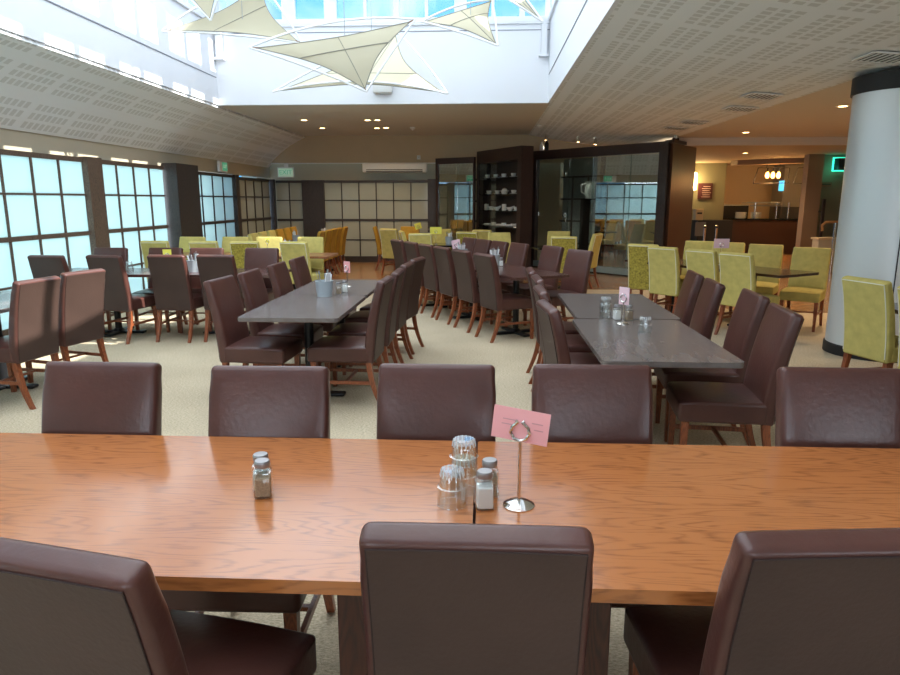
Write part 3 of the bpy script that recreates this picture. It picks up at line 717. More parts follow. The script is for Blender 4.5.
def cutlery_pot(x, y, z, label, n=9, s=1.0):
    t = thing('cutlery_pot', label, 'pot', (x, y, z))
    MB().lathe([(0, 0), (.066*s, 0), (.068*s, .03*s), (.070*s, .032*s), (.078*s, .13*s), (.081*s, .135*s), (.074*s, .135*s), (.064*s, .01*s), (0, .01*s)], seg=28).build('pot_body', 'bucket', t, True)
    rg = random.Random(int(x*100))
    for k in range(n):
        a = rg.random()*6.3; r0 = .02*s; r1 = (.04+.03*rg.random())*s; h = (.16+.05*rg.random())*s
        p = Vector((r0*math.cos(a), r0*math.sin(a), .015)); q = Vector((r1*math.cos(a+.3), r1*math.sin(a+.3), h))
        if k % 3 == 2:
            b = MB(); b.bar(p, q, .05*s, .008*s); b.build('rolled_napkin', 'napkin', t)
        else:
            b = MB(); b.bar(p, q, .008*s, .003); d = (q-p).normalized(); b.bar(q-d*.002, q+d*.03*s, .016*s, .003); b.build('cutlery_handle', 'steel', t)
    return t
pot = cutlery_pot(-1.40, 5.80, TZ, 'pale grey pot full of cutlery on the centre-left grey table')
shaker(-1.30, 5.92, TZ, .1, 'pepper', 'pepper shaker beside the pale grey cutlery pot', 'shakers by the cutlery pot')
shaker(-1.27, 6.05, TZ, .1, 'salt', 'salt shaker just behind the pepper by the cutlery pot', 'shakers by the cutlery pot')
card_holder(-1.33, 6.45, TZ, R(-35), 'chrome stand with pink card behind the cutlery pot', .15, 'pink', .085, .11, 1, 0, False)
for x, y, l in ((-3.42, 7.75, 'white-wrapped cutlery pot on the window table'), (.13, 8.75, 'pot of napkins and cutlery on slanting red-brown table, nearer one'),
                (-.32, 9.75, 'pot of napkins and cutlery on slanting red-brown table, farther one'), (-.68, 13.1, 'white napkin pot on the small black gloss table'),
                (-3.8, 13.5, 'napkin pot on the far lengthwise table, nearer one'), (-3.6, 15.1, 'napkin pot on the far lengthwise table, farther one'),
                (-1.15, 14.7, 'napkin pot on the black table at the far back'), (-3.05, 10.3, 'cutlery pot on the orange-brown table among yellow chairs')):
    dup(pot, (x, y, TZ), random.random()*6, l)
card_holder(-3.85, 8.0, TZ, R(12), 'stand with small yellow card on the window table', .14, 'yellowcard', .10, .12, 1, 0, False)
card_holder(-.42, 10.1, TZ, R(10), 'stand with pink card at the far end of the slanting table', .14, 'palepink', .13, .13, 1, .2, False)
card_holder(-.92, 12.85, TZ, R(10), 'stand with yellow card on the black gloss table', .22, 'yellowcard', .22, .13, 1, 0, False)
card_holder(-1.42, 14.5, TZ, R(10), 'stand with yellow card on the farthest black table', .24, 'yellowcard', .14, .13, 1, .3, False)
card_holder(3.05, 8.85, TZ, R(-5), 'stand with pale pink card on the dark table before the bar', .24, 'palepink', .19, .12, 1, 0, False)
card_holder(-2.55, 10.25, TZ, R(5), 'stand with yellow card on the orange-brown table', .17, 'yellowcard', .06, .08, 1, 0, False).location = (-3.35, 10.3, TZ)
tumbler(-4.45, 7.85, TZ, 'glass near the left end of the window table', 'glasses on the window table')
tumbler(-4.28, 7.9, TZ, 'glass standing just right of another near left end of the window table', 'glasses on the window table')
shaker(.22, 8.62, TZ, .1, 'salt', 'salt shaker right of the nearer napkin pot on the slanting table', 'shakers on the slanting table')
shaker(3.12, 8.75, TZ, .1, 'salt', 'salt shaker beneath the pale pink card on the dark table', 'shakers on the dark table')

# ================================================================== CABINETS
def P(a, b, t, dep=0, z=0):
    a = Vector((*a, 0)); b = Vector((*b, 0)); d = (b-a).normalized(); n = Vector((-d.y, d.x, 0))
    v = a.lerp(b, t) + n*dep; return Vector((v.x, v.y, z))
# normals: n points to the left of a->b; all go left to right/near, so n points away from the camera (+)
A0, A1 = (-1.22, 17.0), (-.26, 16.4)
B0, B1 = (-.20, 16.72), (.78, 14.90)
C0, C1 = (1.12, 16.35), (3.56, 13.66)
def seg(name, a, b, t0, t1, d0, d1, z0, z1, m, parent=None, kind=None):
    p = [P(a, b, t0, d0), P(a, b, t1, d0), P(a, b, t1, d1), P(a, b, t0, d1)]
    return MB().slab([(*q.xy, z1) for q in p], (0, 0, z0-z1)).build(name, m, parent, kind=kind)
# A glass screen
t = thing('glass_door_screen', 'dark framed glass screen left of the crockery shelves', 'glass screen')
seg('frame', A0, A1, 0, 1, 0, .08, 2.44, 2.58, 'cabinet', t); seg('frame', A0, A1, 0, .06, 0, .08, 0, 2.44, 'cabinet', t); seg('frame', A0, A1, .97, 1, 0, .08, 0, 2.44, 'cabinet', t)
seg('glass_pane', A0, A1, .06, .55, .03, .036, .05, 2.44, 'showglass', t); seg('glass_pane', A0, A1, .5, .97, .045, .051, .05, 2.44, 'showglass', t)
seg('plinth', A0, A1, 0, 1, 0, .08, 0, .08, 'cabinet', t)
b = MB()
for tt in (.2, .33, .62): b.bar(P(A0, A1, tt, .9, .0), P(A0, A1, tt, .9, 2.1), .04)
for z in (.55, 1.05, 1.55, 2.08): b.bar(P(A0, A1, .1, .9, z), P(A0, A1, .98, .9, z), .04)
b.build('inner_grid', 'frame_dark', t)
seg('wall_alcove', A0, A1, -.2, 1.1, 1.05, 1.15, 0, 2.5, 'dark_int', None, 'structure')
# B shelving
t = thing('crockery_shelf_unit', 'tall dark wood shelf unit displaying white crockery', 'shelf unit')
LB = (Vector(B1)-Vector(B0)).length
seg('side_panel', B0, B1, 0, .05, 0, .3, 0, 2.72, 'cabinet', t); seg('side_panel', B0, B1, .92, 1, 0, .3, 0, 2.72, 'cabinet', t)
seg('top_panel', B0, B1, .05, .92, 0, .3, 2.44, 2.72, 'cabinet', t); seg('back_panel', B0, B1, .05, .92, .27, .3, 0, 2.44, 'cabinet_inner', t)
seg('base_panel', B0, B1, .05, .92, 0, .3, 0, .5, 'cabinet', t)
shz = [2.08, 1.71, 1.34, .97]
for z in shz: seg('shelf', B0, B1, .05, .92, .03, .27, z-.02, z, 'black_glass', t)
seg('glass_door', B0, B1, .05, .46, .012, .016, .5, 2.44, thin_glass('clear_door_glass', (.93, .96, .95), .05), t)
def cup(label='', grp=None):
    t = thing('teacup', label, 'cup', (0, 0, 0), 0, grp)
    MB().lathe([(0, .012), (.03, .012), (.05, .035), (.058, .085), (.054, .085), (.045, .035), (0, .02)], seg=16).build('bowl', 'china', t, True)
    MB().lathe([(0, .004), (.04, .002), (.09, .014), (.09, .018), (.04, .008), (0, .008)], seg=18).build('saucer', 'china', t, True)
    MB().tube([(.053, 0, .07), (.08, 0, .068), (.082, 0, .045), (.048, 0, .035)], .006, 6).build('handle', 'china', t, True)
    return t
def mug():
    t = thing('mug', '', 'mug', (0, 0, 0), 0, None)
    MB().lathe([(0, 0), (.045, 0), (.05, .02), (.05, .14), (.046, .14), (.046, .02), (0, .015)], seg=16).build('body', 'china', t, True)
    MB().tube([(.048, 0, .11), (.085, 0, .1), (.085, 0, .05), (.048, 0, .035)], .007, 6).build('handle', 'china', t, True)
    return t
def boat():
    t = thing('gravy_boat', '', 'gravy boat', (0, 0, 0), 0, None)
    b = MB(); b.lathe([(0, .0), (.04, .0), (.035, .012), (.075, .05), (.085, .075), (.08, .075), (.06, .04), (0, .02)], seg=18, sx=1.3, sy=.75)
    for v in b.bm.verts:
        if v.co.x > .05 and v.co.z > .04: v.co.z += (v.co.x-.05)*.5; v.co.x += .015
    b.build('body', 'china', t, True)
    MB().tube([(-.1, 0, .07), (-.14, 0, .08), (-.13, 0, .03), (-.07, 0, .03)], .006, 6).build('handle', 'china', t, True)
    return t
def platter():
    t = thing('serving_dish', '', 'dish', (0, 0, 0), 0, None)
    MB().lathe([(0, .0), (.07, .0), (.11, .06), (.13, .075), (.125, .08), (.1, .06), (.06, .012), (0, .012)], seg=20, sx=1.15, sy=.7).build('body', 'china', t, True)
    MB().lathe([(.09, .0), (.07, .04), (.02, .06), (0, .062)], (0, 0, .07), 16, 1.1, .65).build('lid', 'china', t, True)
    return t
def plate():
    t = thing('oval_plate', '', 'plate', (0, 0, 0), 0, None)
    MB().lathe([(0, .0), (.07, .0), (.14, .028), (.14, .034), (.07, .01), (0, .01)], seg=20, sx=1.2, sy=.8).build('body', 'china', t, True)
    MB().lathe([(0, .012), (.06, .012), (.10, .05), (.10, .055), (.05, .02), (0, .02)], seg=20, sx=1.1, sy=.8).build('inner_dish', 'china', t, True)
    return t
pr = {'cup': cup, 'mug': mug, 'boat': boat, 'platter': platter, 'plate': plate}; first = {}
rows = [[('cup', .13), ('cup', .29), ('cup', .48), ('cup', .66), ('cup', .82)],
        [('cup', .16), ('cup', .33), ('platter', .50), ('cup', .67), ('cup', .81)],
        [('mug', .11), ('cup', .20), ('boat', .34), ('mug', .48), ('boat', .62), ('cup', .73), ('mug', .83)],
        [('plate', .14), ('cup', .26), ('plate', .39), ('cup', .48), ('plate', .59), ('boat', .71), ('cup', .82)]]
onm = ['first', 'second', 'third', 'fourth', 'fifth', 'sixth', 'seventh']
shn = ['top', 'second', 'third', 'bottom']
for ri, row in enumerate(rows):
    for ci, (k, tt) in enumerate(row):
        tt = .06+(tt-.05)*1.07; p = P(B0, B1, tt, .14 + .02*(ci % 2), shz[ri]); nm = {'cup': 'white teacup', 'mug': 'tall white mug', 'boat': 'white gravy boat', 'platter': 'white lidded serving dish', 'plate': 'white oval dishes'}[k]
        lab = '%s, %s item from the left on the %s crockery shelf' % (nm, onm[ci], shn[ri])
        rz = R(-58) + random.uniform(-.3, .3)
        if k not in first:
            o = pr[k](); first[k] = o; o.location = p; o.rotation_euler = (0, 0, rz); o['label'] = lab; o['group'] = 'white crockery on the dark shelves'
            o.scale = (1.05,)*3
        else: o = dup(first[k], p, rz, lab, 'white crockery on the dark shelves')
# small side infill between B and C
# C glass fronted cabinet / screen
t = thing('glass_fronted_enclosure', 'large dark enclosure with sliding glass panels right of the crockery shelves', 'glass enclosure')
seg('top_fascia', C0, C1, 0, 1, 0, .12, 2.50, 2.70, 'cabinet', t)
seg('end_post', C0, C1, 0, .03, 0, .12, .0, 2.5, 'cabinet', t); seg('end_post', C0, C1, .945, 1, -.02, .14, .0, 2.70, 'frame_dark', t)
seg('plinth', C0, C1, .03, .945, -.02, .12, .0, .16, 'plinth', t); seg('floor_track', C0, C1, 0, 1, -.05, .14, 0, .03, 'black', t)
for a, b_, d in ((.03, .30, .05), (.29, .49, .07), (.48, .75, .05), (.74, .945, .07)): seg('glass_pane', C0, C1, a, b_, d, d+.006, .16, 2.50, 'showglass', t)
seg('inner_post', C0, C1, .485, .505, .3, .38, 0, 2.5, 'cabinet', t)
b = MB()
for tt in (.13, .26, .40): b.bar(P(C0, C1, tt, .9, 0), P(C0, C1, tt, .9, 2.12), .04)
for z in (.55, 1.08, 1.6, 2.12): b.bar(P(C0, C1, .03, .9, z), P(C0, C1, .5, .9, z), .04)
b.build('inner_grid', 'frame_dark', t)
for tt, z in ((.27, 2.15), (.27, 1.25), (.05, 1.25), (.28, 1.13)): MB().box(P(C0, C1, tt, .03, z), (.03, .02, .09), R(-52)).build('door_handle', 'chrome', t)
seg('back_wall', C0, C1, .0, .93, 1.1, 1.16, 0, 2.55, 'dark_int', t)
E0, E1 = (3.50, 13.53), (4.46, 15.1)
p = [Vector((3.63, 13.62)), Vector((4.42, 14.78)), Vector((4.32, 14.85)), Vector((3.56, 13.75))]
MB().slab([(*q, 2.66) for q in p], (0, 0, -2.66)).build('end_panel', 'endpanel', t)['label'] = 'polished brown end panel'
p = [Vector((3.62, 13.56)), Vector((4.46, 14.76)), Vector((4.30, 14.90)), Vector((3.50, 13.74))]
MB().slab([(*q, 2.72) for q in p], (0, 0, -.06)).build('cap_strip', 'cabinet', t)
# display objects in the enclosure on a dark shelf
t = thing('display_ledge', 'dark ledge behind the glass carrying a white jug', 'ledge')
seg('ledge_board', C0, C1, .34, .48, .30, .55, 1.58, 1.61, 'black_glass', t); seg('ledge_support', C0, C1, .34, .36, .30, .55, 0, 1.58, 'cabinet_inner', t); seg('ledge_support', C0, C1, .46, .48, .30, .55, 0, 1.58, 'cabinet_inner', t)
q = P(C0, C1, .41, .34, 1.61)
t = thing('large_white_jug', 'large white jug standing inside the glass enclosure', 'jug', q)
MB().lathe([(0, 0), (.12, 0), (.15, .12), (.13, .26), (.12, .34), (.15, .38), (.14, .38), (.11, .34), (0, .3)], seg=20).build('body', 'china', t, True)
MB().tube([(-.12, 0, .33), (-.22, 0, .30), (-.21, 0, .15), (-.14, 0, .1)], .015, 8).build('handle', 'china', t, True)
q = P(C0, C1, .10, .05, 2.70)
for k, (dx, m, h, l) in enumerate(((0, 'napkin', .19, 'white bottle on top of the glass enclosure'), (.11, 'black', .25, 'dark bottle with white cap on top of the glass enclosure'))):
    t = thing('bottle', l, 'bottle', (q.x-.1+dx, q.y-dx*.5, 2.70)); MB().lathe([(0, 0), (.045, 0), (.047, .02), (.047, h*.6), (.02, h*.8), (.018, h*.85), (0, h*.85)], seg=14).build('body', m, t, True)
    MB().lathe([(.02, h*.84), (.02, h), (0, h)], seg=12).build('cap', 'white', t, True)

# ================================================================== CEILING AND WALL FIXTURES
def downlight(x, y, z, label, e=18):
    t = thing('downlight', label, 'ceiling light', (x, y, z), 0, 'recessed ceiling downlights')
    MB().lathe([(.055, -.004), (.085, -.006), (.09, 0), (.055, .0)], seg=24).build('bezel', 'white', t, True)
    MB().lathe([(.055, -.003), (0, -.003)], seg=20).build('lamp_face', 'warmlamp', t)
    l = light('downlight_beam', 'SPOT', (x, y, z-.03), e, (1, .74, .48), spot_size=R(150), spot_blend=.7, shadow_soft_size=.05)
    return t
for x, y, l in ((-3.63, 13.86, 'left nearer downlight in the far flat ceiling'), (-3.63, 15.39, 'left farther downlight in the far flat ceiling'),
                (-2.36, 13.93, 'nearer downlight above the air conditioner, left of two'), (-2.16, 13.93, 'nearer downlight above the air conditioner, right of two'),
                (-2.41, 15.45, 'farther downlight above the air conditioner, left of two'), (-2.2, 15.40, 'farther downlight above the air conditioner, right of two')):
    downlight(x, y, ZC-.002, l, 30)
for x, y, l in ((4.79, 13.1, 'downlight above the brown end panel'), (4.73, 9.57, 'downlight beside the silver column top'), (6.2, 6.0, 'unseen lamp added right of the column, out of frame'), (6.5, 11.0, 'unseen lamp added behind the column to light the right side')):  # last two are unseen lamps added to brighten the right side
    downlight(x, y, ZR-.002, l, 95)
for x, y, l in ((6.04, 16.45, 'downlight in the lower ceiling before the menu board'), (8.1, 18.9, 'downlight in the lower ceiling above the bar')):
    downlight(x, y, 2.648, l, 110)
def dome(x, y, label):
    t = thing('smoke_detector', label, 'smoke detector', (x, y, ZC), 0, 'ceiling detectors')
    MB().lathe([(.06, -.002), (.06, -.02), (.05, -.045), (0, -.05)], seg=20).build('housing', 'white', t, True)
    MB().lathe([(.022, -.045), (.02, -.07), (0, -.075)], seg=14).build('sensor', 'white', t, True)
dome(-4.6, 14.6, 'white smoke detector at left of far ceiling'); dome(1.15, 14.9, 'white smoke detector above the crockery shelves'); dome(-1.6, 15.3, 'tiny white detector near centre of far ceiling')
def slopez(x):  # right slope height
    t = (x-SR)/(3.8-SR); return ZC+(ZR-ZC)*t - .05*math.sin(math.pi*t)
def grille(x, y, z, w, l, ry, label, m='white', grp='slatted ceiling vents'):
    t = thing('ceiling_vent', label, 'vent', (x, y, z), 0, grp); t.rotation_euler = (0, ry, 0)
    f = MB()
    for sx, sy, a, b_ in ((0, l/2, w, .03), (0, -l/2, w, .03), (w/2, 0, .03, l), (-w/2, 0, .03, l)): f.box((sx, sy, -.006), (a, b_, .012))
    f.build('frame', m, t); MB().box((0, 0, -.004), (w-.01, l-.01, .004)).build('backing', 'black', t)
    s = MB()
    for k in range(1, 7): s.box((-w/2+w*k/7, 0, -.008), (.018, l, .008))
    s.build('louvres', m, t)
for x, y, l in ((3.50, 6.45, 'slatted vent in sloped ceiling right above the column'), (3.35, 8.75, 'slatted vent in sloped ceiling, second from the column'), (3.50, 9.85, 'slatted vent in sloped ceiling, third from the column'),
                (3.40, 11.6, 'slatted vent in sloped ceiling, fourth from the column'), (3.35, 12.5, 'slatted vent in sloped ceiling, farthest from the column')):
    grille(x, y, slopez(x)-.012, .36, .36, R(4.5), l)
grille(6.9, 11.9, ZR, .3, .3, 0, 'square vent in flat ceiling left of the column', 'steel')
for i, y in enumerate((8.6, 9.75, 11.3, 12.5, 14.1, 15.2)):
    grille(-5.39, y, 2.545, .14, .5, R(-42), '%s slot vent low on the left sloped ceiling' % od[i], 'flatceil', 'left slot vents')
# track spotlights
def spot(x, y, z, label, zc):
    t = thing('spotlight', label, 'spotlight', (x, y, zc), 0, 'small spotlights above the enclosure')
    MB().tube([(0, 0, 0), (0, 0, z-zc+.12)], .008, 6).build('stem', 'black', t)
    b = MB(); b.lathe([(.0, .12), (.025, .12), (.035, .06), (.035, 0), (0, 0)], (0, 0, z-zc), 14); b.build('head', 'chrome', t, True)
    MB().lathe([(.03, -.002), (0, -.002)], (0, 0, z-zc), 14).build('lamp_face', 'warmlamp', t)
    l = light('spotlight_beam', 'SPOT', (x, y, z-.03), 60, (1, .88, .75), spot_size=R(75), spot_blend=.6, shadow_soft_size=.03)
    l.rotation_euler = Vector((.0, -.03, -1)).to_track_quat('-Z', 'Y').to_euler()
spot(1.40, 16.16, 2.93, 'leftmost hanging spotlight above the glass enclosure', 3.08); spot(2.08, 15.72, 2.85, 'middle hanging spotlight above the glass enclosure', 2.98); spot(2.43, 15.50, 2.78, 'right hanging spotlight above the glass enclosure', 2.93)
t = thing('spotlight', 'small black and white spot on top corner of the end panel', 'spotlight', (3.70, 13.75, 2.72))
MB().box((0, 0, .02), (.12, .06, .04)).build('bracket', 'black', t); MB().lathe([(0, 0), (.035, 0), (.035, .08), (0, .09)], (0, 0, .03), 12).build('head', 'white', t, True)
# air conditioner
t = thing('air_conditioner', 'long white wall air conditioner above the far partition', 'air conditioner', (-2.24, YF-.26, 2.24))
MB().box((0, 0, .125), (1.6, .22, .23), bevel=.03).build('casing', 'white', t, True)
MB().box((0, -.112, .05), (1.4, .01, .07)).build('air_slot', mat('grey_slot', (.12, .12, .11), .6), t)
MB().box((0, -.118, .055), (1.4, .012, .012)).build('vane', 'white', t)
t = thing('wall_sensor', 'small white box on the bulkhead above the air conditioner', 'sensor', (-1.65, YF-.16, 2.58)); MB().box((0, 0, .04), (.09, .03, .1), bevel=.01).build('case', 'white', t, True)
MB().lathe([(.02, 0), (0, .01)], (0, -.02, .04), 10).build('lens', 'black', t)
# exit signs
t = thing('exit_sign', 'pale green lit exit sign on the far wall', 'exit sign', (-5.0, YF-.14, 2.14)); 
MB().box((0, 0, .13), (.42, .05, .25)).build('case', 'white', t); MB().box((0, -.027, .13), (.38, .006, .21)).build('face', 'exit_pale', t)
text_mesh('lettering', 'EXIT', .16, 'exit_green', t, Matrix.Translation((0, -.033, .13)) @ Matrix.Rotation(R(90), 4, 'X'))
t.location = (-5.02, YF-.14-.03, 2.13)
MB().box((0, .05, .31), (.1, .04, .12)).build('bracket', 'white', t)
t = thing('exit_sign', 'green exit sign seen edge-on high on the left wall', 'exit sign', (XL+.05, 14.1, 2.14))
MB().box((0, 0, .12), (.05, .42, .22)).build('case', 'white', t); MB().box((.027, .06, .12), (.006, .26, .17)).build('face', 'exit_green', t)
MB().box((-.06, 0, .12), (.1, .1, .05)).build('bracket', 'white', t)
text_mesh('lettering', 'EXIT', .1, 'exit_pale', t, Matrix.Translation((.032, .06, .12)) @ Matrix.Rotation(R(90), 4, 'Z') @ Matrix.Rotation(R(90), 4, 'X'))
# emergency twin light in the shaft
t = thing('emergency_light', 'white twin-head emergency light on the far shaft wall', 'emergency light', (-1.70, SF-.06, 3.31))
MB().box((0, 0, .10), (.32, .1, .2), bevel=.02).build('battery_case', 'white', t, True)
for sx in (-1, 1):
    h = MB().box((sx*.11, -.02, .26), (.09, .07, .07), bevel=.012).build('lamp_head', 'white', t, True)
    MB().box((sx*.11, -.058, .26), (.07, .006, .05)).build('lens', 'steel', h)
MB().bar((-.11, 0, .19), (-.11, 0, .25), .02).bar((.11, 0, .19), (.11, 0, .25), .02).build('lamp_neck', 'white', t)
for x, z0, l in ((-4.40, 3.86, 'white blind box at left of the far shaft wall'), (.93, 3.86, 'white blind box at right of the far shaft wall')):
    t = thing('cable_duct', l, 'duct', (x, SF-.06, z0)); MB().box((0, 0, .24), (.09, .09, .48)).build('duct', 'shaft', t); MB().box((0, 0, .01), (.16, .11, .035)).build('end_cap', 'shaft', t)

# ================================================================== SAILS
def sail(name, tips, label, sag, cut=.16, zt=ZROOF, arcs=((0, 1, .065), (1, 2, .03), (0, 2, .02)), over=1.08):
    A, B, C = [Vector(p) for p in tips]; G = (A+B+C)/3
    t = thing('hanging_sail', label, 'hanging sail', tuple(G), 0, 'cream sail mobiles in the skylight')
    A, B, C = A-G, B-G, C-G; nrm = (B-A).cross(C-A).normalized()
    if nrm.z < 0: nrm = -nrm
    n = 14; b = MB(); V = {}
    def pt(i, j):
        u, v = i/n, j/n; w = 1-u-v
        p = A*w + B*u + C*v
        k = cut*9*(u*v*(1-u-v) * 0 + 0)
        # concave edges: pull each edge point towards the centroid
        e = 4*(u*v*math.exp(-9*w) + v*w*math.exp(-9*u) + w*u*math.exp(-9*v))
        p = p*(1-cut*e*1.5)
        return p + nrm*(sag*(1-3*(u*u+v*v+w*w)/2+.5) + .05*(u-v)*(w))
    for i in range(n+1):
        for j in range(n+1-i): V[i, j] = b.bm.verts.new(pt(i, j))
    for i in range(n):
        for j in range(n-i):
            b.bm.faces.new((V[i, j], V[i+1, j], V[i, j+1]))
            if j < n-i-1: b.bm.faces.new((V[i+1, j], V[i+1, j+1], V[i, j+1]))
    bmesh.ops.recalc_face_normals(b.bm, faces=b.bm.faces)
    bmesh.ops.solidify(b.bm, geom=b.bm.faces, thickness=.006)
    b.build('sailcloth', 'sail', t, True)
    s = MB()
    for j in (4,): s.tube([pt(i, j)+nrm*.0 - Vector((0, .004, .006)) for i in range(n-j+1)], .006, 5)
    s.tube([pt(i, n-i)*1.0 for i in range(n+1)], .007, 5); s.tube([pt(i, 0) for i in range(n+1)], .007, 5); s.tube([pt(0, i) for i in range(n+1)], .007, 5)
    s.tube([pt(7-k, k*2) if 7-k+k*2 <= n else pt(0, n) for k in range(0, 8)], .005, 5)
    s.build('seams', 'sailseam', t)
    T = [A, B, C]
    for a, c, bul in arcs:
        P0, P1 = T[a]*over, T[c]*over; ln = (P1-P0).length; out = ((P0+P1)/2).normalized()
        pts = []
        for k in range(17):
            q = k/16; pts.append(P0.lerp(P1, q) + (out*.25+Vector((0, .3, 1))*.75).normalized()*bul*ln*4*q*(1-q))
        MB().tube(pts, .014, 7).build('bowed_rod', 'rod', t, True)
    for p in T: MB().tube([p*.96, p*over], .009, 6).build('end_fitting', 'rust', t)
    hz = zt - G.z
    MB().tube([Vector((0, 0, 0)), Vector((0, 0, hz))], .004, 5).build('suspension_cable', 'steel', t)
    return t
sail('s', [(-2.80, 8.6, 3.40), (-.98, 9.2, 3.82), (-1.55, 9.0, 2.98)], 'largest cream triangular sail in front, at centre of the skylight', .07, .14)
sail('s', [(-2.95, 10.0, 3.12), (-.62, 10.0, 3.08), (-1.35, 10.6, 3.98)], 'cream sail behind the largest one, in front of the emergency light', .04, .17)
sail('s', [(-3.98, 8.8, 3.66), (-2.85, 9.0, 4.22), (-2.45, 9.2, 3.60)], 'cream sail at upper left of the skylight', .05, .15)
sail('s', [(-3.72, 8.3, 4.15), (-3.10, 8.4, 4.12), (-3.32, 8.5, 3.72)], 'small cream sail tip hanging at top left', .03, .08)
sail('s', [(-.78, 9.2, 3.82), (.05, 9.4, 4.10), (.12, 9.0, 3.50)], 'cream sail right of the largest one', .05, .15)
sail('s', [(-.32, 8.8, 4.28), (.16, 9.3, 4.45), (.66, 9.0, 3.78)], 'cream sail at top right corner of the skylight', .05, .15)

# ================================================================== BAR / KITCHEN AREA
t = thing('bar_counter', 'dark brown servery counter at the back right', 'counter')
MB().box((8.35, 20.8, .50), (2.2, .7, 1.0)).build('counter_body', mat('dark_counter_front', (.045, .018, .012), .5), t)
MB().box((8.37, 20.8, 1.02), (2.22, .78, .04)).build('worktop', 'black_glass', t)
t = thing('splashback', 'black low splashback behind the plates on the bar', 'splashback', (7.72, 21.9, 0)); MB().box((0, 0, .72), (1.1, .1, 1.44)).build('splash_panel', 'black', t); MB().box((0,-.06,1.42),(1.1,.03,.03)).build('top_strip','steel',t)
for i, (x, l) in enumerate(((7.72, 'stack of plates on the bar, left'), (8.16, 'stack of plates on the bar, right'))):
    t = thing('plate_stack', l, 'plates', (x, 20.95, 1.04), 0, 'stacks of plates on the bar')
    b = MB()
    for k in range(10): b.lathe([(0, .018*k), (.09, .018*k), (.16, .018*k+.014), (.16, .018*k+.019), (.08, .018*k+.006), (0, .018*k+.006)], seg=20)
    b.build('plates', 'china', t, True)
t = thing('food_guard', 'steel framed glass food guard on the bar counter', 'food guard', (8.4, 20.75, 1.04))
for x in (-.35, .28, .62): MB().tube([(x, 0, 0), (x, 0, .46)], .022, 10).build('post', 'chrome', t, True)
MB().box((.1, -.05, .47), (1.6, .4, .012)).build('glass_shelf', 'tumbler', t); MB().bar((-.7, -.25, .47), (.9, -.25, .47), .03).bar((-.7, .15, .45), (.9, .15, .45), .03).bar((-.5,0,.38),(.6,0,.38),.05).build('guard_rail', 'steel', t)
def pendant(x, y, label, nb=3):
    t = thing('pendant_light', label, 'pendant light', (x, y, 2.02), 0, 'black framed pendant lights')
    f = MB(); c = [(-.48, 0, .0), (.46, 0, .02), (.46, 0, .42), (-.38, 0, .42)]
    for a, b_ in zip(c, c[1:]+c[:1]): f.tube([a, b_], .012, 6)
    f.tube([(-.15, 0, .42), (-.15, 0, .63)], .008, 5); f.tube([(.2, 0, .42), (.2, 0, .63)], .008, 5)
    f.build('wire_frame', 'black', t)
    for k in range(nb):
        x0 = -.12 + .15*k
        MB().tube([(x0, 0, .42), (x0, 0, .30)], .018, 8).build('bulb_holder', 'black', t)
        MB().lathe([(0, .14), (.03, .15), (.055, .20), (.045, .27), (.018, .31), (0, .31)], (x0, 0, 0), 14).build('bulb', 'bulb', t, True)
    light('pendant_glow', 'POINT', (x, y-.05, 2.1), 22, (1, .55, .2), shadow_soft_size=.12)
pendant(7.85, 19.3, 'black wire pendant with three amber bulbs above the bar'); pendant(8.92, 19.3, 'black wire pendant with amber bulbs partly behind the tan pier')
t = thing('extraction_hood', 'steel hood and oven unit behind the bar', 'hood', (9.5, 21.6, 0))
MB().box((0, 0, 2.0), (1.0, .8, 1.25)).build('hood_body', 'steel', t); MB().box((0, .05, .69), (1.0, .8, 1.38)).build('oven_body', mat('dark_steel', (.12, .13, .15), .35, metal=.8), t)
MB().box((-.52, -.3, 2.0), (.05, .25, .3)).build('screen', 'mirrorless', t)
# menu board
t = thing('menu_board', 'dark red menu board on wall left of the bar', 'menu board', (6.56, 20.8, 1.61))
MB().box((0, 0, .23), (.42, .04, .46)).build('board', 'maroon', t); b = MB()
for k in range(6): b.box((.02+.01*(k % 3), -.022, .06+.06*k), (.26-.05*(k % 2), .004, .012))
b.build('board_lines', 'boardtext', t)
t = thing('wall_sconce', 'glowing wall sconce left of the menu board', 'wall light', (6.22, 20.75, 1.86))
MB().lathe([(.0, 0), (.06, .02), (.07, .25), (.06, .5), (0, .52)], seg=16).build('shade', 'warmlamp', t, True); MB().box((0, .06, .25), (.1, .06, .2)).build('bracket', 'rust', t)
light('sconce_glow', 'POINT', (6.22, 20.5, 2.1), 25, (1, .7, .3), shadow_soft_size=.1)
t = thing('side_cabinet', 'dark low cabinet left of the bar', 'cabinet', (6.7, 20.4, 0)); MB().box((0, 0, .5), (1.0, .6, 1.0)).build('body', 'black', t); MB().box((-.42, -.31, .75), (.3, .02, .4)).build('drawer_front', mat('grey_drawer', (.15, .15, .15), .4), t)
t = thing('serviette_dispenser', 'cream box standing on the dark low cabinet', 'box', (6.28, 20.4, 1.0)); MB().box((0, 0, .16), (.22, .3, .32), bevel=.01).build('case', mat('cream_box', (.4, .32, .2), .6), t); MB().box((0, -.152, .2), (.14, .006, .05)).build('slot', 'black', t)
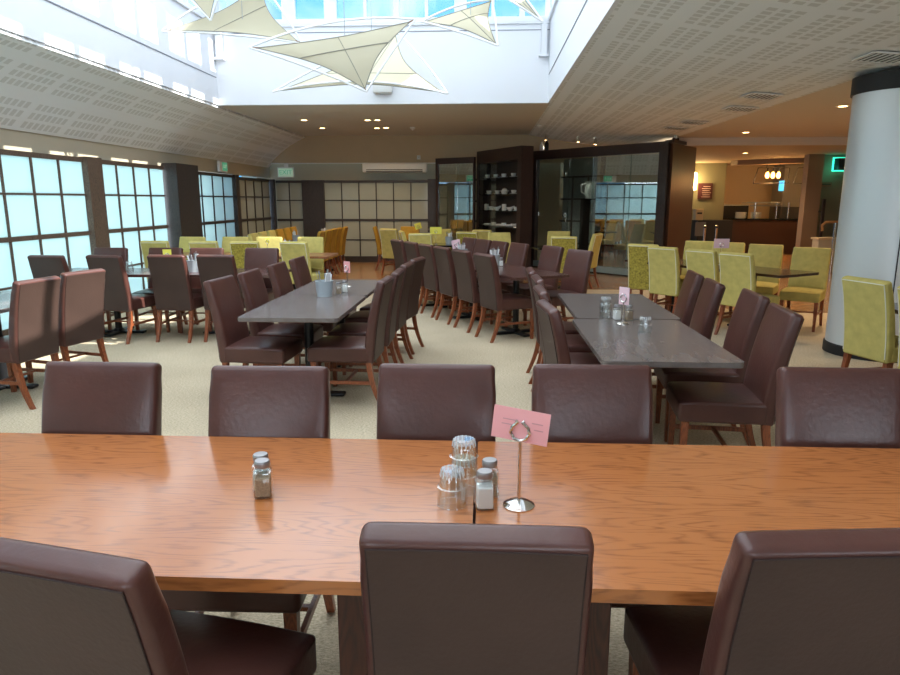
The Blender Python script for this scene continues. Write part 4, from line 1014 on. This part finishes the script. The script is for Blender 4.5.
for x, l in ((5.75, 'left steel barrier post before the bar'), (6.05, 'right steel barrier post before the bar')):
    t = thing('barrier_post', l, 'barrier post', (x, 18.0, 0), 0, 'barrier posts')
    MB().lathe([(.16, 0), (.16, .015), (.03, .03), (.03, .9), (.038, .92), (0, .95)], seg=16).build('pole', 'chrome', t, True)
    MB().lathe([(.04, .86), (.04, .90)], seg=12).build('collar', 'black', t, True)
# speaker with green glow
t = thing('wall_speaker', 'black wall unit glowing green on the olive wall', 'wall speaker', (8.55, 16.99, 2.30))
MB().box((0, 0, .12), (.30, .22, .27)).build('case', 'black', t); MB().box((0, .125, .12), (.36, .03, .33)).build('glowing_back', 'greenglow', t)
light('green_glow', 'POINT', (8.35, 16.9, 2.3), 1.2, (.1, 1, .7), shadow_soft_size=.1)
t = thing('wall_vent', 'small dark vent on olive wall below the green light', 'vent', (8.22, 17.12, 1.90)); MB().box((0, 0, .05), (.36, .03, .1)).build('grille', 'rust', t); MB().box((0, -.016, .05), (.32, .004, .02)).build('slot', 'black', t)
t = thing('door_pull', 'tall dark vertical handle right of the tan pier', 'handle', (8.08, 16.72, .35)); MB().box((0, 0, .6), (.06, .05, 1.3)).build('bar', 'frame_dark', t); MB().box((0, .2, .3), (.03, .4, .03)).box((0, .2, .95), (.03, .4, .03)).build('mount', 'black', t)
t = thing('handrail', 'curved timber handrail on steel post beside the column', 'handrail', (7.45, 14.9, 0))
MB().tube([(-.22, 0, .93), (-.24, 0, 1.05), (-.16, 0, 1.12), (0, 0, 1.12), (.9, .4, 1.10)], .028, 8).build('rail', 'timber_rail', t, True); MB().tube([(.05, .02, 0), (.05, .02, 1.1)], .028, 10).build('post', 'chrome', t, True)
t = thing('low_wall', 'low pale capped wall beneath the handrail', 'low wall', (7.7, 15.5, 0)); MB().box((.1, 0, .36), (.8, .3, .72)).build('wall_body', 'beige', t); MB().box((.1, 0, .74), (.86, .36, .04)).build('coping', 'creamwall', t)
# skirting
MB().box((9.3, 17.12, .07), (2.7, .03, .14)).build('baseboard_kitchen', 'creamwall', kind='structure')
